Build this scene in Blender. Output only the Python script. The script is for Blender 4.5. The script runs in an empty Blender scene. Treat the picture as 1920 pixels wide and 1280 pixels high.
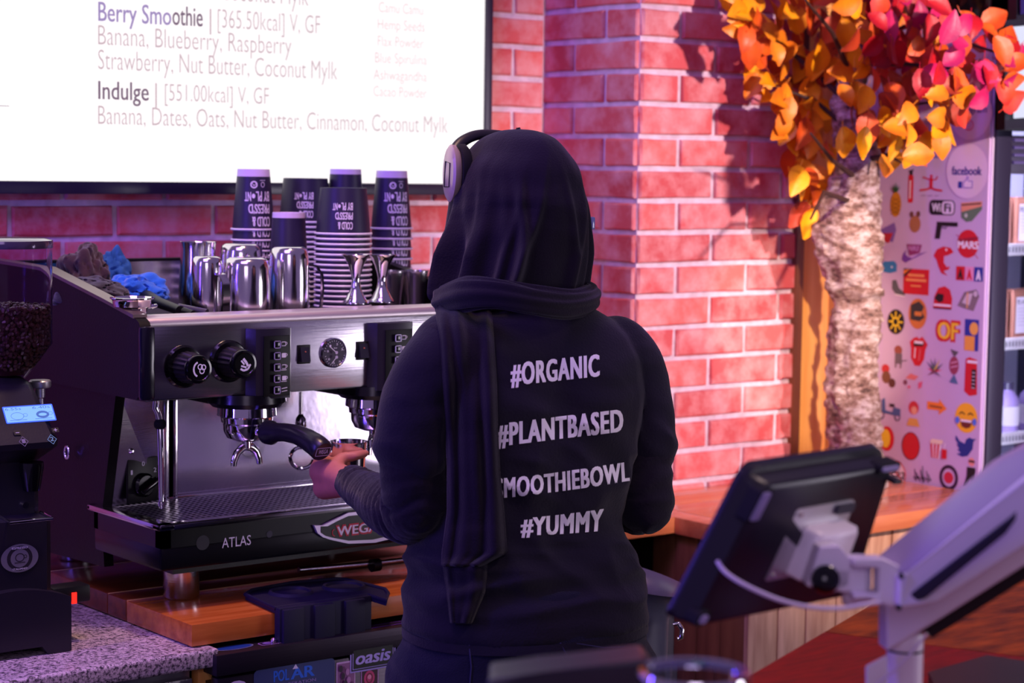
import bpy, bmesh, math, random
import numpy as np
from mathutils import Vector, Matrix, noise
from mathutils.bvhtree import BVHTree
random.seed(7)
PI = math.pi
SC = bpy.context.scene
COL = SC.collection

# ---------------------------------------------------------------- camera
CF, CY, CP, CR = 3815.0, .667873, .0857617, .0137357
cf = Vector((math.sin(CY)*math.cos(CP), math.cos(CY)*math.cos(CP), -math.sin(CP)))
cs0 = Vector((math.cos(CY), -math.sin(CY), 0)); cu0 = cs0.cross(cf)
cs = math.cos(CR)*cs0 + math.sin(CR)*cu0
cu = -math.sin(CR)*cs0 + math.cos(CR)*cu0
CAMP = Vector((0, 0, 1.64))
cam_data = bpy.data.cameras.new('camera')
cam_data.sensor_width = 36.0
cam_data.lens = CF/1920*36.0
cam_data.clip_start = .05
cam_data.dof.use_dof = True
cam_data.dof.focus_distance = 3.2
cam_data.dof.aperture_fstop = 5.0
cam = bpy.data.objects.new('camera', cam_data); COL.objects.link(cam)
cam.matrix_world = Matrix(((cs.x, cu.x, -cf.x, 0), (cs.y, cu.y, -cf.y, 0), (cs.z, cu.z, -cf.z, CAMP.z), (0, 0, 0, 1)))
SC.camera = cam

# ---------------------------------------------------------------- exposure, world, lights
vs = SC.view_settings
vs.view_transform = 'Standard'; vs.look = 'None'; vs.exposure = 0.0; vs.gamma = 1.0; vs.use_curve_mapping = False

def lin(c):
    return tuple((v/255/12.92 if v/255 <= .04045 else ((v/255+.055)/1.055)**2.4) for v in c[:3])

world = bpy.data.worlds.new('world'); SC.world = world; world.use_nodes = True
bg = world.node_tree.nodes['Background']; bg.inputs[0].default_value = (.40, .27, .66, 1); bg.inputs[1].default_value = .34

def area(name, loc, target, size, power, color, size_y=None):
    l = bpy.data.lights.new(name, 'AREA'); l.energy = power; l.color = color
    l.size = size
    if size_y: l.shape = 'RECTANGLE'; l.size_y = size_y
    o = bpy.data.objects.new(name, l); COL.objects.link(o); o.location = loc
    o.rotation_euler = (Vector(target)-Vector(loc)).to_track_quat('-Z', 'Y').to_euler()
    return o
def spot(name, loc, target, power, color, angle, radius, blend=.5):
    l = bpy.data.lights.new(name, 'SPOT'); l.energy = power; l.color = color; l.spot_size = math.radians(angle); l.spot_blend = blend; l.shadow_soft_size = radius
    o = bpy.data.objects.new(name, l); COL.objects.link(o); o.location = loc
    o.rotation_euler = (Vector(target)-Vector(loc)).to_track_quat('-Z', 'Y').to_euler()
    return o
# warm pinkish spot over the bar: pier front, tree, right counter
spot('warm_bar_spot', (3.05, .3, 2.3), (3.45, 3.3, 1.42), 560, (1.0, .72, .69), 35, .06, .7)
# warm fill added overhead to brighten the front bar and tablet arm
spot('bar_fill_spot', (2.3, .9, 2.9), (1.95, 1.5, 1.0), 45, (1.0, .72, .66), 60, .1, .8)
# added narrow fill spot, only to brighten the timber beside the pier
spot('timber_fill_spot', (1.7, .9, 2.7), (3.58, 3.42, 1.24), 620, (1.0, .72, .50), 9.5, .04, .5)
# warm downlight over the coffee machine
spot('warm_machine_spot', (1.75, 2.6, 3.0), (1.85, 3.05, .95), 85, (1.0, .62, .42), 50, .10, .8)
# violet ceiling panel over the work area, violet wash beside the pier
area('violet_ceiling_light', (.9, 2.2, 3.0), (1.9, 3.3, 1.0), 1.0, 16, (.52, .28, 1.0))
area('violet_wall_light', (1.3, 2.4, 2.9), (3.05, 3.55, 1.5), .4, 7, (.46, .08, 1.0))
# upright blue neon tube on the left wall side
area('blue_neon_tube', (-.2, 2.75, 1.75), (2.0, 3.0, 1.35), .10, 25, (.14, .07, 1.0), 1.3)
# unseen cool white light behind on the right, placed for the steel's reflections
area('reflection_light', (5.95, -1.3, .95), (2.6, 3.1, 1.15), 1.4, 55, (.93, .84, 1.0), 1.3)
# soft violet room light from behind the camera
area('room_light', (-.9, -1.2, 2.6), (1.9, 3.0, 1.2), 1.4, 20, (.84, .66, 1.0))

# ---------------------------------------------------------------- helpers
def ray(px, py):
    return cf + cs*((px-960)/CF) - cu*((py-640)/CF)
def at(px, py, **k):
    d = ray(px, py); n, v = list(k.items())[0]
    t = v if n == 'd' else (v-CAMP['xyz'.index(n)])/d['xyz'.index(n)]
    return CAMP + d*t

_mats = {}
def mat(name, col, rough=.5, metal=0., var=0., vscale=20, bump=0., bscale=60, spec=.5, emit=None, estr=0., trans=0., ior=1.45, alpha=1., sheen=0., stretch=None, coat=0., col2=None, aniso=0.):
    if name in _mats: return _mats[name]
    m = bpy.data.materials.new(name); m.use_nodes = True
    nt = m.node_tree; b = nt.nodes['Principled BSDF']; L = nt.links
    c = lin(col)
    b.inputs['Base Color'].default_value = (*c, 1); b.inputs['Roughness'].default_value = rough
    b.inputs['Metallic'].default_value = metal; b.inputs['Specular IOR Level'].default_value = spec
    b.inputs['IOR'].default_value = ior
    b.inputs['Transmission Weight'].default_value = trans; b.inputs['Alpha'].default_value = alpha
    b.inputs['Sheen Weight'].default_value = sheen; b.inputs['Coat Weight'].default_value = coat
    b.inputs['Anisotropic'].default_value = aniso
    if emit: b.inputs['Emission Color'].default_value = (*lin(emit), 1); b.inputs['Emission Strength'].default_value = estr
    if var or bump or col2:
        tc = nt.nodes.new('ShaderNodeTexCoord'); mp = nt.nodes.new('ShaderNodeMapping'); L.new(tc.outputs['Object'], mp.inputs[0])
        if stretch: mp.inputs['Scale'].default_value = stretch
        if var or col2:
            n = nt.nodes.new('ShaderNodeTexNoise'); n.inputs['Scale'].default_value = vscale; n.inputs['Detail'].default_value = 6
            L.new(mp.outputs[0], n.inputs['Vector'])
            r = nt.nodes.new('ShaderNodeValToRGB'); r.color_ramp.elements[0].position = .32; r.color_ramp.elements[1].position = .68
            c2 = lin(col2) if col2 else tuple(min(1, v*(1+var)) for v in c)
            c1 = c if col2 else tuple(v*(1-var) for v in c)
            r.color_ramp.elements[0].color = (*c1, 1); r.color_ramp.elements[1].color = (*c2, 1)
            L.new(n.outputs['Fac'], r.inputs[0]); L.new(r.outputs[0], b.inputs['Base Color'])
        if bump:
            n2 = nt.nodes.new('ShaderNodeTexNoise'); n2.inputs['Scale'].default_value = bscale; n2.inputs['Detail'].default_value = 5
            L.new(mp.outputs[0], n2.inputs['Vector'])
            bp = nt.nodes.new('ShaderNodeBump'); bp.inputs['Strength'].default_value = bump; bp.inputs['Distance'].default_value = .004
            L.new(n2.outputs['Fac'], bp.inputs['Height']); L.new(bp.outputs[0], b.inputs['Normal'])
    _mats[name] = m
    return m
def pc(c, rough=.5):                       # flat printed colour
    return mat('print_%d_%d_%d' % tuple(c), c, rough)
def glow(name, c, s):
    return mat(name, (0, 0, 0), .6, emit=c, estr=s)

class MB:
    def __init__(s): s.v = []; s.f = []; s.mi = []; s.mats = []
    def m(s, mt):
        if mt is None: return 0
        if mt not in s.mats: s.mats.append(mt)
        return s.mats.index(mt)
    def add(s, vs_, fs, mt=None, M=None):
        o = len(s.v); i = s.m(mt)
        for q in vs_:
            q = Vector(q)
            s.v.append(M @ q if M is not None else q)
        for f in fs: s.f.append([o+k for k in f]); s.mi.append(i)
        return s
    def box(s, lo, hi, mt=None, bev=0., M=None, seg=2):
        lo, hi = Vector(lo), Vector(hi)
        if bev > 0:
            bm = bmesh.new(); bmesh.ops.create_cube(bm, size=1)
            for v in bm.verts: v.co = Vector([lo[i]+(v.co[i]+.5)*(hi[i]-lo[i]) for i in range(3)])
            bmesh.ops.bevel(bm, geom=bm.edges[:]+bm.verts[:], offset=bev, segments=seg, profile=.6, affect='EDGES')
            bm.verts.index_update()
            s.add([v.co.copy() for v in bm.verts], [[v.index for v in f.verts] for f in bm.faces], mt, M); bm.free(); return s
        P = [(x, y, z) for x in (lo.x, hi.x) for y in (lo.y, hi.y) for z in (lo.z, hi.z)]
        return s.add(P, [(0, 1, 3, 2), (4, 6, 7, 5), (0, 4, 5, 1), (2, 3, 7, 6), (0, 2, 6, 4), (1, 5, 7, 3)], mt, M)
    def tube(s, pts, r, n=10, mt=None, M=None, caps=True, flat=1.):
        pts = [Vector(p) for p in pts]; N = len(pts)
        if not hasattr(r, '__len__'): r = [r]*N
        vs_, fs = [], []; prev = None
        for i, p in enumerate(pts):
            t = (pts[min(i+1, N-1)]-pts[max(i-1, 0)]).normalized()
            if prev is None:
                a = Vector((0, 0, 1)) if abs(t.z) < .9 else Vector((1, 0, 0))
                u = (a - t*a.dot(t)).normalized()
            else: u = (prev - t*prev.dot(t)).normalized()
            prev = u; w = t.cross(u)
            for k in range(n):
                an = 2*PI*k/n; vs_.append(p + (u*math.cos(an) + w*math.sin(an)*flat)*r[i])
        for i in range(N-1):
            for k in range(n):
                fs.append((i*n+k, i*n+(k+1) % n, (i+1)*n+(k+1) % n, (i+1)*n+k))
        if caps: fs.append(tuple(reversed(range(n)))); fs.append(tuple((N-1)*n+k for k in range(n)))
        return s.add(vs_, fs, mt, M)
    def lathe(s, prof, n=24, mt=None, M=None, mts=None):      # prof [(r,z)]; axis z
        vs_, fs = [], []; rows = []
        for r, z in prof:
            if r < 1e-6: rows.append([len(vs_)]); vs_.append((0, 0, z))
            else:
                rows.append(list(range(len(vs_), len(vs_)+n)))
                vs_ += [(r*math.cos(2*PI*k/n), r*math.sin(2*PI*k/n), z) for k in range(n)]
        for i in range(len(rows)-1):
            a, b = rows[i], rows[i+1]
            for k in range(n):
                k2 = (k+1) % n
                if len(a) == 1 and len(b) == 1: continue
                if len(a) == 1: fs.append((a[0], b[k2], b[k]))
                elif len(b) == 1: fs.append((a[k], a[k2], b[0]))
                else: fs.append((a[k], a[k2], b[k2], b[k]))
        return s.add(vs_, fs, mt, M)
    def prism(s, poly, axis, a, b, mt=None, M=None):          # poly 2d, extruded along axis from a to b
        def P(u, v, w): return {'x': (w, u, v), 'y': (u, w, v), 'z': (u, v, w)}[axis]
        n = len(poly)
        vs_ = [P(u, v, a) for u, v in poly]+[P(u, v, b) for u, v in poly]
        fs = [tuple(range(n)), tuple(reversed(range(n, 2*n)))]+[(k, n+k, n+(k+1) % n, (k+1) % n) for k in range(n)]
        return s.add(vs_, fs, mt, M)
    def loft(s, rings, mt=None, close=True, caps=True, M=None):
        n = len(rings[0]); vs_ = [p for r in rings for p in r]; fs = []
        for i in range(len(rings)-1):
            for k in range(n if close else n-1):
                fs.append((i*n+k, i*n+(k+1) % n, (i+1)*n+(k+1) % n, (i+1)*n+k))
        if caps: fs.append(tuple(reversed(range(n)))); fs.append(tuple((len(rings)-1)*n+k for k in range(n)))
        return s.add(vs_, fs, mt, M)
    def mesh(s, name, off=None, smooth=True, angle=40):
        me = bpy.data.meshes.new(name)
        vv = s.v if off is None else [v-off for v in s.v]
        me.from_pydata([tuple(v) for v in vv], [], s.f)
        for m_ in s.mats: me.materials.append(m_)
        if len(s.mats) > 1: me.polygons.foreach_set('material_index', s.mi)
        bm = bmesh.new(); bm.from_mesh(me); bmesh.ops.recalc_face_normals(bm, faces=bm.faces)
        if smooth:
            ca = math.radians(angle)
            for f in bm.faces: f.smooth = True
            for e in bm.edges: e.smooth = len(e.link_faces) != 2 or e.calc_face_angle(0) < ca
        bm.to_mesh(me); bm.free()
        return me
    def build(s, name, mt=None, parent=None, smooth=True, angle=40, world_=True):
        if mt is not None and not s.mats: s.mats = [mt]
        off = parent_off(parent) if world_ else None
        o = bpy.data.objects.new(name, s.mesh(name, off, smooth, angle)); COL.objects.link(o)
        if parent: o.parent = parent
        return o
def parent_off(p):
    t = Vector((0, 0, 0))
    while p is not None: t += Vector(p.location); p = p.parent
    return t

def tag(o, label=None, cat=None, group=None, kind=None):
    if label: o['label'] = label
    if cat: o['category'] = cat
    if group: o['group'] = group
    if kind: o['kind'] = kind
    return o
def thing(name, label, cat, loc=(0, 0, 0), rz=0, group=None):
    o = bpy.data.objects.new(name, None); COL.objects.link(o); o.location = loc; o.rotation_euler = (0, 0, rz)
    o.empty_display_size = .05
    return tag(o, label, cat, group)
def obj(name, mesh, parent=None, loc=None):
    o = bpy.data.objects.new(name, mesh); COL.objects.link(o)
    if parent: o.parent = parent
    if loc is not None: o.location = loc
    return o
def copy_tree(o, parent=None):
    c = o.copy(); COL.objects.link(c); c.parent = parent
    for ch in list(o.children): copy_tree(ch, c)
    return c

# flat text and shapes on a plane
_tc = {}; _tn = {}
def text_geo(body, bold=0., shear=0., spacing=1.):
    k = (body, bold, shear, spacing)
    if k in _tc: return _tc[k]
    cu_ = bpy.data.curves.new('t', 'FONT'); cu_.body = body; cu_.size = 1; cu_.offset = min(bold, 0.); cu_.resolution_u = 3; cu_.shear = shear; cu_.space_character = spacing
    cu_.fill_mode = 'FRONT'
    o = bpy.data.objects.new('t', cu_); COL.objects.link(o)
    dg = bpy.context.evaluated_depsgraph_get(); dg.update()
    me = bpy.data.meshes.new_from_object(o.evaluated_get(dg))
    V = [(v.co.x, v.co.y) for v in me.vertices]; Fc = [tuple(p.vertices) for p in me.polygons]
    bpy.data.objects.remove(o); bpy.data.curves.remove(cu_); bpy.data.meshes.remove(me)
    if bold > 0:                       # heavier weight: overlapping shifted strokes
        V0, F0 = V, Fc; V, Fc = [], []
        for dx, dy in ((-bold, -bold*.3), (bold, -bold*.3), (-bold, bold*.3), (bold, bold*.3)) + (((0, 0),) if bold > .04 else ()):
            n0 = len(V); V += [(a+dx, b+dy) for a, b in V0]; Fc += [tuple(n0+i for i in f) for f in F0]
    xs = [a for a, b in V] or [0]; ys = [b for a, b in V] or [0]
    x0, x1 = min(xs), max(xs); y0, y1 = min(ys), max(ys)
    _tc[k] = (V, Fc, (x0, x1, y0, y1)); _tn[k] = max(1, len(V)//(1 if bold <= 0 else (5 if bold > .04 else 4))); return _tc[k]

class Flat:                                  # 2D layers on plane (origin, u, v); layers stack along the normal
    def __init__(s, o, u, v, n=None, step=.0002, base=.0004):
        s.o, s.u, s.v = Vector(o), Vector(u).normalized(), Vector(v).normalized()
        s.n = Vector(n).normalized() if n is not None else s.u.cross(s.v); s.k = 0; s.step = step; s.base = base; s.mb = MB()
    def P(s, x, y): return s.o + s.u*x + s.v*y + s.n*(s.base+s.k*s.step)
    def poly(s, pts, c):
        s.mb.add([s.P(*p) for p in pts], [tuple(range(len(pts)))], c if not isinstance(c, tuple) else pc(c)); s.k += 1; return s
    def ell(s, x, y, rx, ry, c, n=20, a0=0, a1=2*PI):
        return s.poly([(x+rx*math.cos(a0+(a1-a0)*k/n), y+ry*math.sin(a0+(a1-a0)*k/n)) for k in range(n if a1-a0 > 6.2 else n+1)], c)
    def ring(s, x, y, rx, ry, w, c, n=24):
        a = [(x+rx*math.cos(2*PI*k/n), y+ry*math.sin(2*PI*k/n)) for k in range(n)]; b = [(x+(rx-w)*math.cos(2*PI*k/n), y+(ry-w)*math.sin(2*PI*k/n)) for k in range(n)]
        s.mb.add([s.P(*p) for p in a+b], [(k, (k+1) % n, n+(k+1) % n, n+k) for k in range(n)], c if not isinstance(c, tuple) else pc(c)); s.k += 1; return s
    def rect(s, x0, y0, x1, y1, c, r=0.):
        if r <= 0: return s.poly([(x0, y0), (x1, y0), (x1, y1), (x0, y1)], c)
        P = []
        for cx, cy, a in ((x1-r, y0+r, -PI/2), (x1-r, y1-r, 0), (x0+r, y1-r, PI/2), (x0+r, y0+r, PI)):
            P += [(cx+r*math.cos(a+k*PI/8), cy+r*math.sin(a+k*PI/8)) for k in range(5)]
        return s.poly(P, c)
    def line(s, pts, w, c):
        for (x0, y0), (x1, y1) in zip(pts[:-1], pts[1:]):
            d = math.hypot(x1-x0, y1-y0) or 1; nx, ny = -(y1-y0)/d*w/2, (x1-x0)/d*w/2
            s.mb.add([s.P(x0+nx, y0+ny), s.P(x1+nx, y1+ny), s.P(x1-nx, y1-ny), s.P(x0-nx, y0-ny)], [(0, 1, 2, 3)], c if not isinstance(c, tuple) else pc(c))
        s.k += 1; return s
    def text(s, body, x0, y0, x1, y1, c, bold=0., shear=0., fit=True, spacing=1.):    # text box fitted to x0..x1, y0..y1
        V, Fc, (a, b, d, e) = text_geo(body, bold, shear, spacing)
        if not V: return s
        sx = (x1-x0)/(b-a); sy = (y1-y0)/(e-d) if fit else sx
        n0 = _tn[(body, bold, shear, spacing)]
        s.mb.add([s.P(x0+(p-a)*sx, y0+(q-d)*sy)+s.n*(i//n0)*.00004 for i, (p, q) in enumerate(V)], Fc, c if not isinstance(c, tuple) else pc(c)); s.k += 1; return s
    def build(s, name, parent=None):
        o = s.mb.build(name, None, parent, smooth=False); return o

def remesh(mb, name, voxel, smooth_it=4, sm=.5):
    me = mb.mesh(name+'_raw', smooth=False)
    o = bpy.data.objects.new(name+'_raw', me); COL.objects.link(o)
    m1 = o.modifiers.new('r', 'REMESH'); m1.mode = 'VOXEL'; m1.voxel_size = voxel; m1.use_smooth_shade = True
    if smooth_it: m2 = o.modifiers.new('s', 'SMOOTH'); m2.iterations = smooth_it; m2.factor = sm
    dg = bpy.context.evaluated_depsgraph_get(); dg.update()
    out = bpy.data.meshes.new_from_object(o.evaluated_get(dg)); out.name = name
    bpy.data.objects.remove(o)
    out.materials.clear()
    return out
def me_arrays(me):
    n = len(me.vertices); co = np.empty(n*3); me.vertices.foreach_get('co', co); co = co.reshape(-1, 3)
    no = np.empty(n*3); me.vertices.foreach_get('normal', no); return co, no.reshape(-1, 3)
def set_co(me, co): me.vertices.foreach_set('co', np.ascontiguousarray(co).ravel()); me.update()

# ---------------------------------------------------------------- shared materials
steel = mat('brushed_steel', (205, 200, 205), .22, 1., bump=.05, bscale=14, stretch=(1, 1, 30))
steel_h = mat('brushed_steel_horizontal', (196, 190, 198), .2, 1., bump=.03, bscale=10, stretch=(1, 1, 40), var=.06, vscale=6)
mirror_steel = mat('polished_steel', (228, 222, 226), .13, 1.)
chrome = mat('chrome', (230, 228, 230), .06, 1.)
satin = mat('satin_aluminium', (190, 186, 192), .38, .85)
blk = mat('black_plastic', (14, 13, 16), .42, spec=.4)
blk_gloss = mat('gloss_black', (8, 8, 10), .12)
blk_paint = mat('black_painted_metal', (12, 10, 13), .38, bump=.08, bscale=300)
rubber = mat('black_rubber', (20, 20, 28), .7, spec=.3)
white_ink = pc((235, 232, 240))
# ================================================================ THE SETTING
YW, YC, XC, XP = 3.76, 3.426, 3.055, 3.560        # back wall, pier front, pier left side, pier right end
CZ, GZ = .90, .862                                # wood counter top, granite top
def brick_mat():
    m = bpy.data.materials.new('weathered_red_brick'); m.use_nodes = True; nt = m.node_tree; b = nt.nodes['Principled BSDF']; L = nt.links
    oi = nt.nodes.new('ShaderNodeObjectInfo'); r = nt.nodes.new('ShaderNodeValToRGB'); e = r.color_ramp.elements
    e[0].color = (*lin((182, 70, 74)), 1); e[1].color = (*lin((216, 104, 100)), 1)
    e2 = r.color_ramp.elements.new(.5); e2.color = (*lin((200, 86, 90)), 1)
    L.new(oi.outputs['Random'], r.inputs[0])
    tc = nt.nodes.new('ShaderNodeTexCoord')
    geo = nt.nodes.new('ShaderNodeNewGeometry')
    n = nt.nodes.new('ShaderNodeTexNoise'); n.inputs['Scale'].default_value = 14; n.inputs['Detail'].default_value = 7; n.inputs['Roughness'].default_value = .62
    L.new(geo.outputs['Position'], n.inputs['Vector'])
    rr = nt.nodes.new('ShaderNodeValToRGB'); rr.color_ramp.elements[0].position = .40; rr.color_ramp.elements[1].position = .72
    L.new(n.outputs['Fac'], rr.inputs[0])
    mx = nt.nodes.new('ShaderNodeMix'); mx.data_type = 'RGBA'; mx.inputs[7].default_value = (*lin((222, 172, 176)), 1)
    mu = nt.nodes.new('ShaderNodeMath'); mu.operation = 'MULTIPLY'; mu.inputs[1].default_value = .8
    L.new(rr.outputs[0], mu.inputs[0]); L.new(mu.outputs[0], mx.inputs[0]); L.new(r.outputs[0], mx.inputs[6]); L.new(mx.outputs[2], b.inputs['Base Color'])
    n2 = nt.nodes.new('ShaderNodeTexNoise'); n2.inputs['Scale'].default_value = 90; n2.inputs['Detail'].default_value = 5; L.new(geo.outputs['Position'], n2.inputs['Vector'])
    bp = nt.nodes.new('ShaderNodeBump'); bp.inputs['Strength'].default_value = .35; bp.inputs['Distance'].default_value = .004
    L.new(n2.outputs['Fac'], bp.inputs['Height']); L.new(bp.outputs[0], b.inputs['Normal']); b.inputs['Roughness'].default_value = .8
    return m
brickm = brick_mat()
mortar = mat('lime_mortar', (206, 188, 206), .9, var=.16, vscale=40, bump=.5, bscale=70)
plaster = mat('dark_plaster', (30, 26, 34), .9)
def struct(name, mb, m=None): return tag(mb.build(name, m), kind='structure')

wall = struct('wall_back', MB().box((-.4, YW, 0), (XC+.02, YW+.12, 3.1)), mortar)
struct('wall_right', MB().box((6.5, -1.8, 0), (6.6, YW+.12, 3.1)), plaster)
pier = struct('wall_pier', MB().box((XC+.004, YC+.004, 0), (XP, YW+.1, 3.1)), mortar)
struct('wall_corner', MB().box((XP, YW, 0), (6.5, YW+.12, 3.1)), plaster)
floorm = mat('dark_tile_floor', (44, 34, 38), .5, var=.2, vscale=3)
struct('floor', MB().box((-.6, -1.8, -.08), (6.6, YW+.12, 0)), floorm)

_bv = []
def brick_mesh(w, h=.0600, d=.013):
    key = round(w, 3)
    for k, me in _bv:
        if k == key and random.random() < .8: return me
    mb = MB(); j = lambda: random.uniform(-.0016, .0016)
    P = []
    for y, ins in ((0, 0), (-d*.7, 0), (-d, .0035)):
        for x, z in ((-w/2+ins, -h/2+ins), (0, -h/2+ins), (w/2-ins, -h/2+ins), (w/2-ins, h/2-ins), (0, h/2-ins), (-w/2+ins, h/2-ins)):
            P.append((x+j(), y+(j()*.6 if y else 0), z+j()))
    F_ = [(12, 13, 14, 15, 16, 17)]
    for a in (0, 6):
        for k in range(6): F_.append((a+k, a+(k+1) % 6, a+6+(k+1) % 6, a+6+k))
    mb.add(P, F_, brickm); me = mb.mesh('brick', smooth=False); _bv.append((key, me)); return me
def put_brick(parent, w, x, y, z, rz=0):
    o = obj('brick', brick_mesh(w), parent); o.location = (x, y, z); o.rotation_euler = (random.uniform(-.006, .006), random.uniform(-.005, .005), rz)
MZ, CH = 1.9617+.04, .0724                         # mortar joint level 0, course height
for k in range(-9, 16):
    zc = MZ-CH*k-CH/2; zb = zc
    even = k % 2 == 0
    # pier front, measured from its left corner
    runs = [.112, .215, .166] if even else [.222, .215, .05]
    x = XC+.004
    for w in runs:
        if w > .04: put_brick(pier, w-.002, x+w/2, YC+.008, zb)
        x += w+.011
    # pier left side, from its front corner backwards
    runs = [.105, .215] if even else [.215, .104]
    y = YC+.006
    for w in runs:
        put_brick(pier, w-.002, XC+.008, y+w/2, zb, -PI/2); y += w+.011
    # back wall
    off = .0 if even else .113
    jx = 1.93+off
    while jx > 1.35: jx -= .228
    while jx < XC-.03:
        w = min(.217, XC-.006-jx-.011)
        if w > .03: put_brick(wall, w, jx+.0055+w/2, YW+.005, zb-.012)
        jx += .228

# timber beside the pier
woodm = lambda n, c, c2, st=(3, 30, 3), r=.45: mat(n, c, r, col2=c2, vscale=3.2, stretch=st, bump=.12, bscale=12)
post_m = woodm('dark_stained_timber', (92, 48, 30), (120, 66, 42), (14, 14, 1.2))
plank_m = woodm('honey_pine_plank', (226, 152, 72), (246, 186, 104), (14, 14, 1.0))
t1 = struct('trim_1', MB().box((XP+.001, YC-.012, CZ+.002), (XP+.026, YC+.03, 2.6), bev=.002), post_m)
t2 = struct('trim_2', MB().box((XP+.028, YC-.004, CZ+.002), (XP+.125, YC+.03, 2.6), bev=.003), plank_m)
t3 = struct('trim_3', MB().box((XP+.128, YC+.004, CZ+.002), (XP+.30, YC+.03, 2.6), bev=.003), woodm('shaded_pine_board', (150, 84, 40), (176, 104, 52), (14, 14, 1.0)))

# ================================================================ MENU SCREEN
tv = thing('menu_screen', 'large lit white menu screen with black frame, high on the brick wall at left', 'screen', (2.1, 3.70, 1.6))
YT = 3.70
bl = at(0, 334, y=YT); br = at(905, 349, y=YT)
zb_ = (bl.z+br.z)/2; xr_ = br.x+.0; xl_ = .7; zt_ = zb_+1.05
tilt = -.0
MB().box((xl_-.02, YT+.004, zb_-.02), (xr_+.02, YW-.02, zt_+.02), bev=.004).build('casing', blk, tv)
frm = MB()
fm = mat('screen_bezel', (38, 30, 52), .3)
frm.box((xl_-.022, YT-.006, zb_-.025), (xr_+.02, YT+.01, zb_), fm, .002).box((xl_-.022, YT-.006, zt_), (xr_+.02, YT+.01, zt_+.022), fm, .002)
frm.box((xr_, YT-.006, zb_-.025), (xr_+.02, YT+.01, zt_+.022), fm, .002).box((xl_-.022, YT-.006, zb_-.022), (xl_, YT+.01, zt_+.022), fm, .002)
frm.build('bezel', None, tv)
MB().box((xl_, YT, zb_), (xr_, YT+.004, zt_)).build('display', glow('screen_white', (255, 249, 250), 1.12), tv)
ink1, ink2, ink3 = glow('menu_ink_dark', (120, 96, 118), 1.0), glow('menu_ink', (202, 178, 186), 1.), glow('menu_ink_pale', (232, 206, 210), 1.)
ink_v = glow('menu_ink_violet', (158, 138, 190), 1.)
def menu(body, x0, y0, x1, y1, hgt, ink, bold=-.010, asc=0., desc=0.):
    # (x0,y0) left baseline pixel, (x1,y1) right baseline pixel, hgt cap height in pixels at left
    a, b = at(x0, y0, y=YT), at(x1, y1, y=YT); c = at(x0, y0-hgt, y=YT)
    H = c.z-a.z; V, Fc, bb = text_geo(body, bold)
    capv = text_geo('B', bold)[2]; s = H/(capv[3]-capv[2])
    w = b.x-a.x; z = (a.z+b.z)/2
    tx = Flat((0, YT, 0), (1, 0, 0), (0, 0, 1), n=(0, -1, 0)); tx.text(body, a.x, z+bb[2]*s, b.x, z+bb[3]*s, ink, bold); tx.build('menu_line', tv)
menu('Coconut Mylk', 413, -2, 578, 13, 40, ink2)
menu('Berry Smo', 184, 39, 321, 47, 36, ink_v, .012)
menu('othie', 323, 46, 380, 50, 36, ink1, .012)
menu('|', 393, 53, 396, 53, 36, ink2); menu('[365.50kcal] V, GF', 408, 52, 600, 63, 34, ink2)
menu('Banana, Blueberry, Raspberry', 184, 84, 546, 102, 36, ink2)
menu('Strawberry, Nut Butter, Coconut Mylk', 184, 129, 632, 150, 36, ink2)
menu('Indulge', 184, 184, 279, 190, 34, ink1, .012); menu('|', 291, 190, 294, 190, 34, ink2); menu('[551.00kcal] V, GF', 309, 190, 504, 194, 31, ink2)
menu('Banana, Dates, Oats, Nut Butter, Cinnamon, Coconut Mylk', 184, 233, 839, 249, 34, ink2)
for s_, x0, y0, x1, y1 in (('Camu Camu', 710, 22, 793, 29), ('Hemp Seeds', 708, 54, 796, 60), ('Flax Powder', 708, 86, 794, 91), ('Blue Spirulina', 703, 117, 800, 122), ('Ashwagandha', 700, 149, 800, 153), ('Cacao Powder', 700, 180, 800, 184)):
    menu(s_, x0, y0, x1, y1, 19, ink3, -.006)
pa, pb = at(686, 195, y=YT), at(820, 200, y=YT)
zt2 = at(750, -40, y=YT).z
tx = Flat((0, YT, 0), (1, 0, 0), (0, 0, 1), n=(0, -1, 0)); tx.line([(pa.x, zt2), (pa.x, pa.z+.004), (pa.x+.006, pa.z), (pb.x-.006, pa.z), (pb.x, pa.z+.004), (pb.x, zt2)], .0012, glow('menu_line_pale', (250, 232, 226), 1.0))
tx.build('menu_frame_line', tv); tx = Flat((0, YT, 0), (1, 0, 0), (0, 0, 1), n=(0, -1, 0))
la, lb = at(-40, 197, y=YT), at(17, 198, y=YT); tx.line([(la.x, la.z), (lb.x, la.z)], .0012, ink1)
tx.build('menu_frame_line', tv)

# ================================================================ LEFT WOOD COUNTER, GRANITE TOP
wood_o = mat('varnished_orange_wood', (170, 82, 30), .22, col2=(212, 122, 54), vscale=2.2, stretch=(2.2, 22, 22), bump=.05, bscale=8, coat=.4)
wood_p = mat('varnished_pale_wood', (206, 112, 70), .25, col2=(226, 140, 90), vscale=2.2, stretch=(2.2, 22, 22), bump=.05, bscale=8, coat=.3)
wc = thing('wood_worktop', 'varnished orange plank worktop under the coffee machine', 'worktop', (2.0, 3.2, CZ))
ys = [2.837, 3.062, 3.131, 3.362, 3.56, 3.745]
wood_d = mat('shaded_varnished_wood', (92, 40, 22), .3, col2=(128, 60, 32), vscale=2.2, stretch=(2.2, 22, 22), bump=.05, bscale=8, coat=.2)  # rear planks: the machine's shade is put into the wood colour
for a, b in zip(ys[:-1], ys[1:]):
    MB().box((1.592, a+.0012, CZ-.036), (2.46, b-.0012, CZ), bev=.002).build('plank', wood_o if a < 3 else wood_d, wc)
wc2 = MB()
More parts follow.
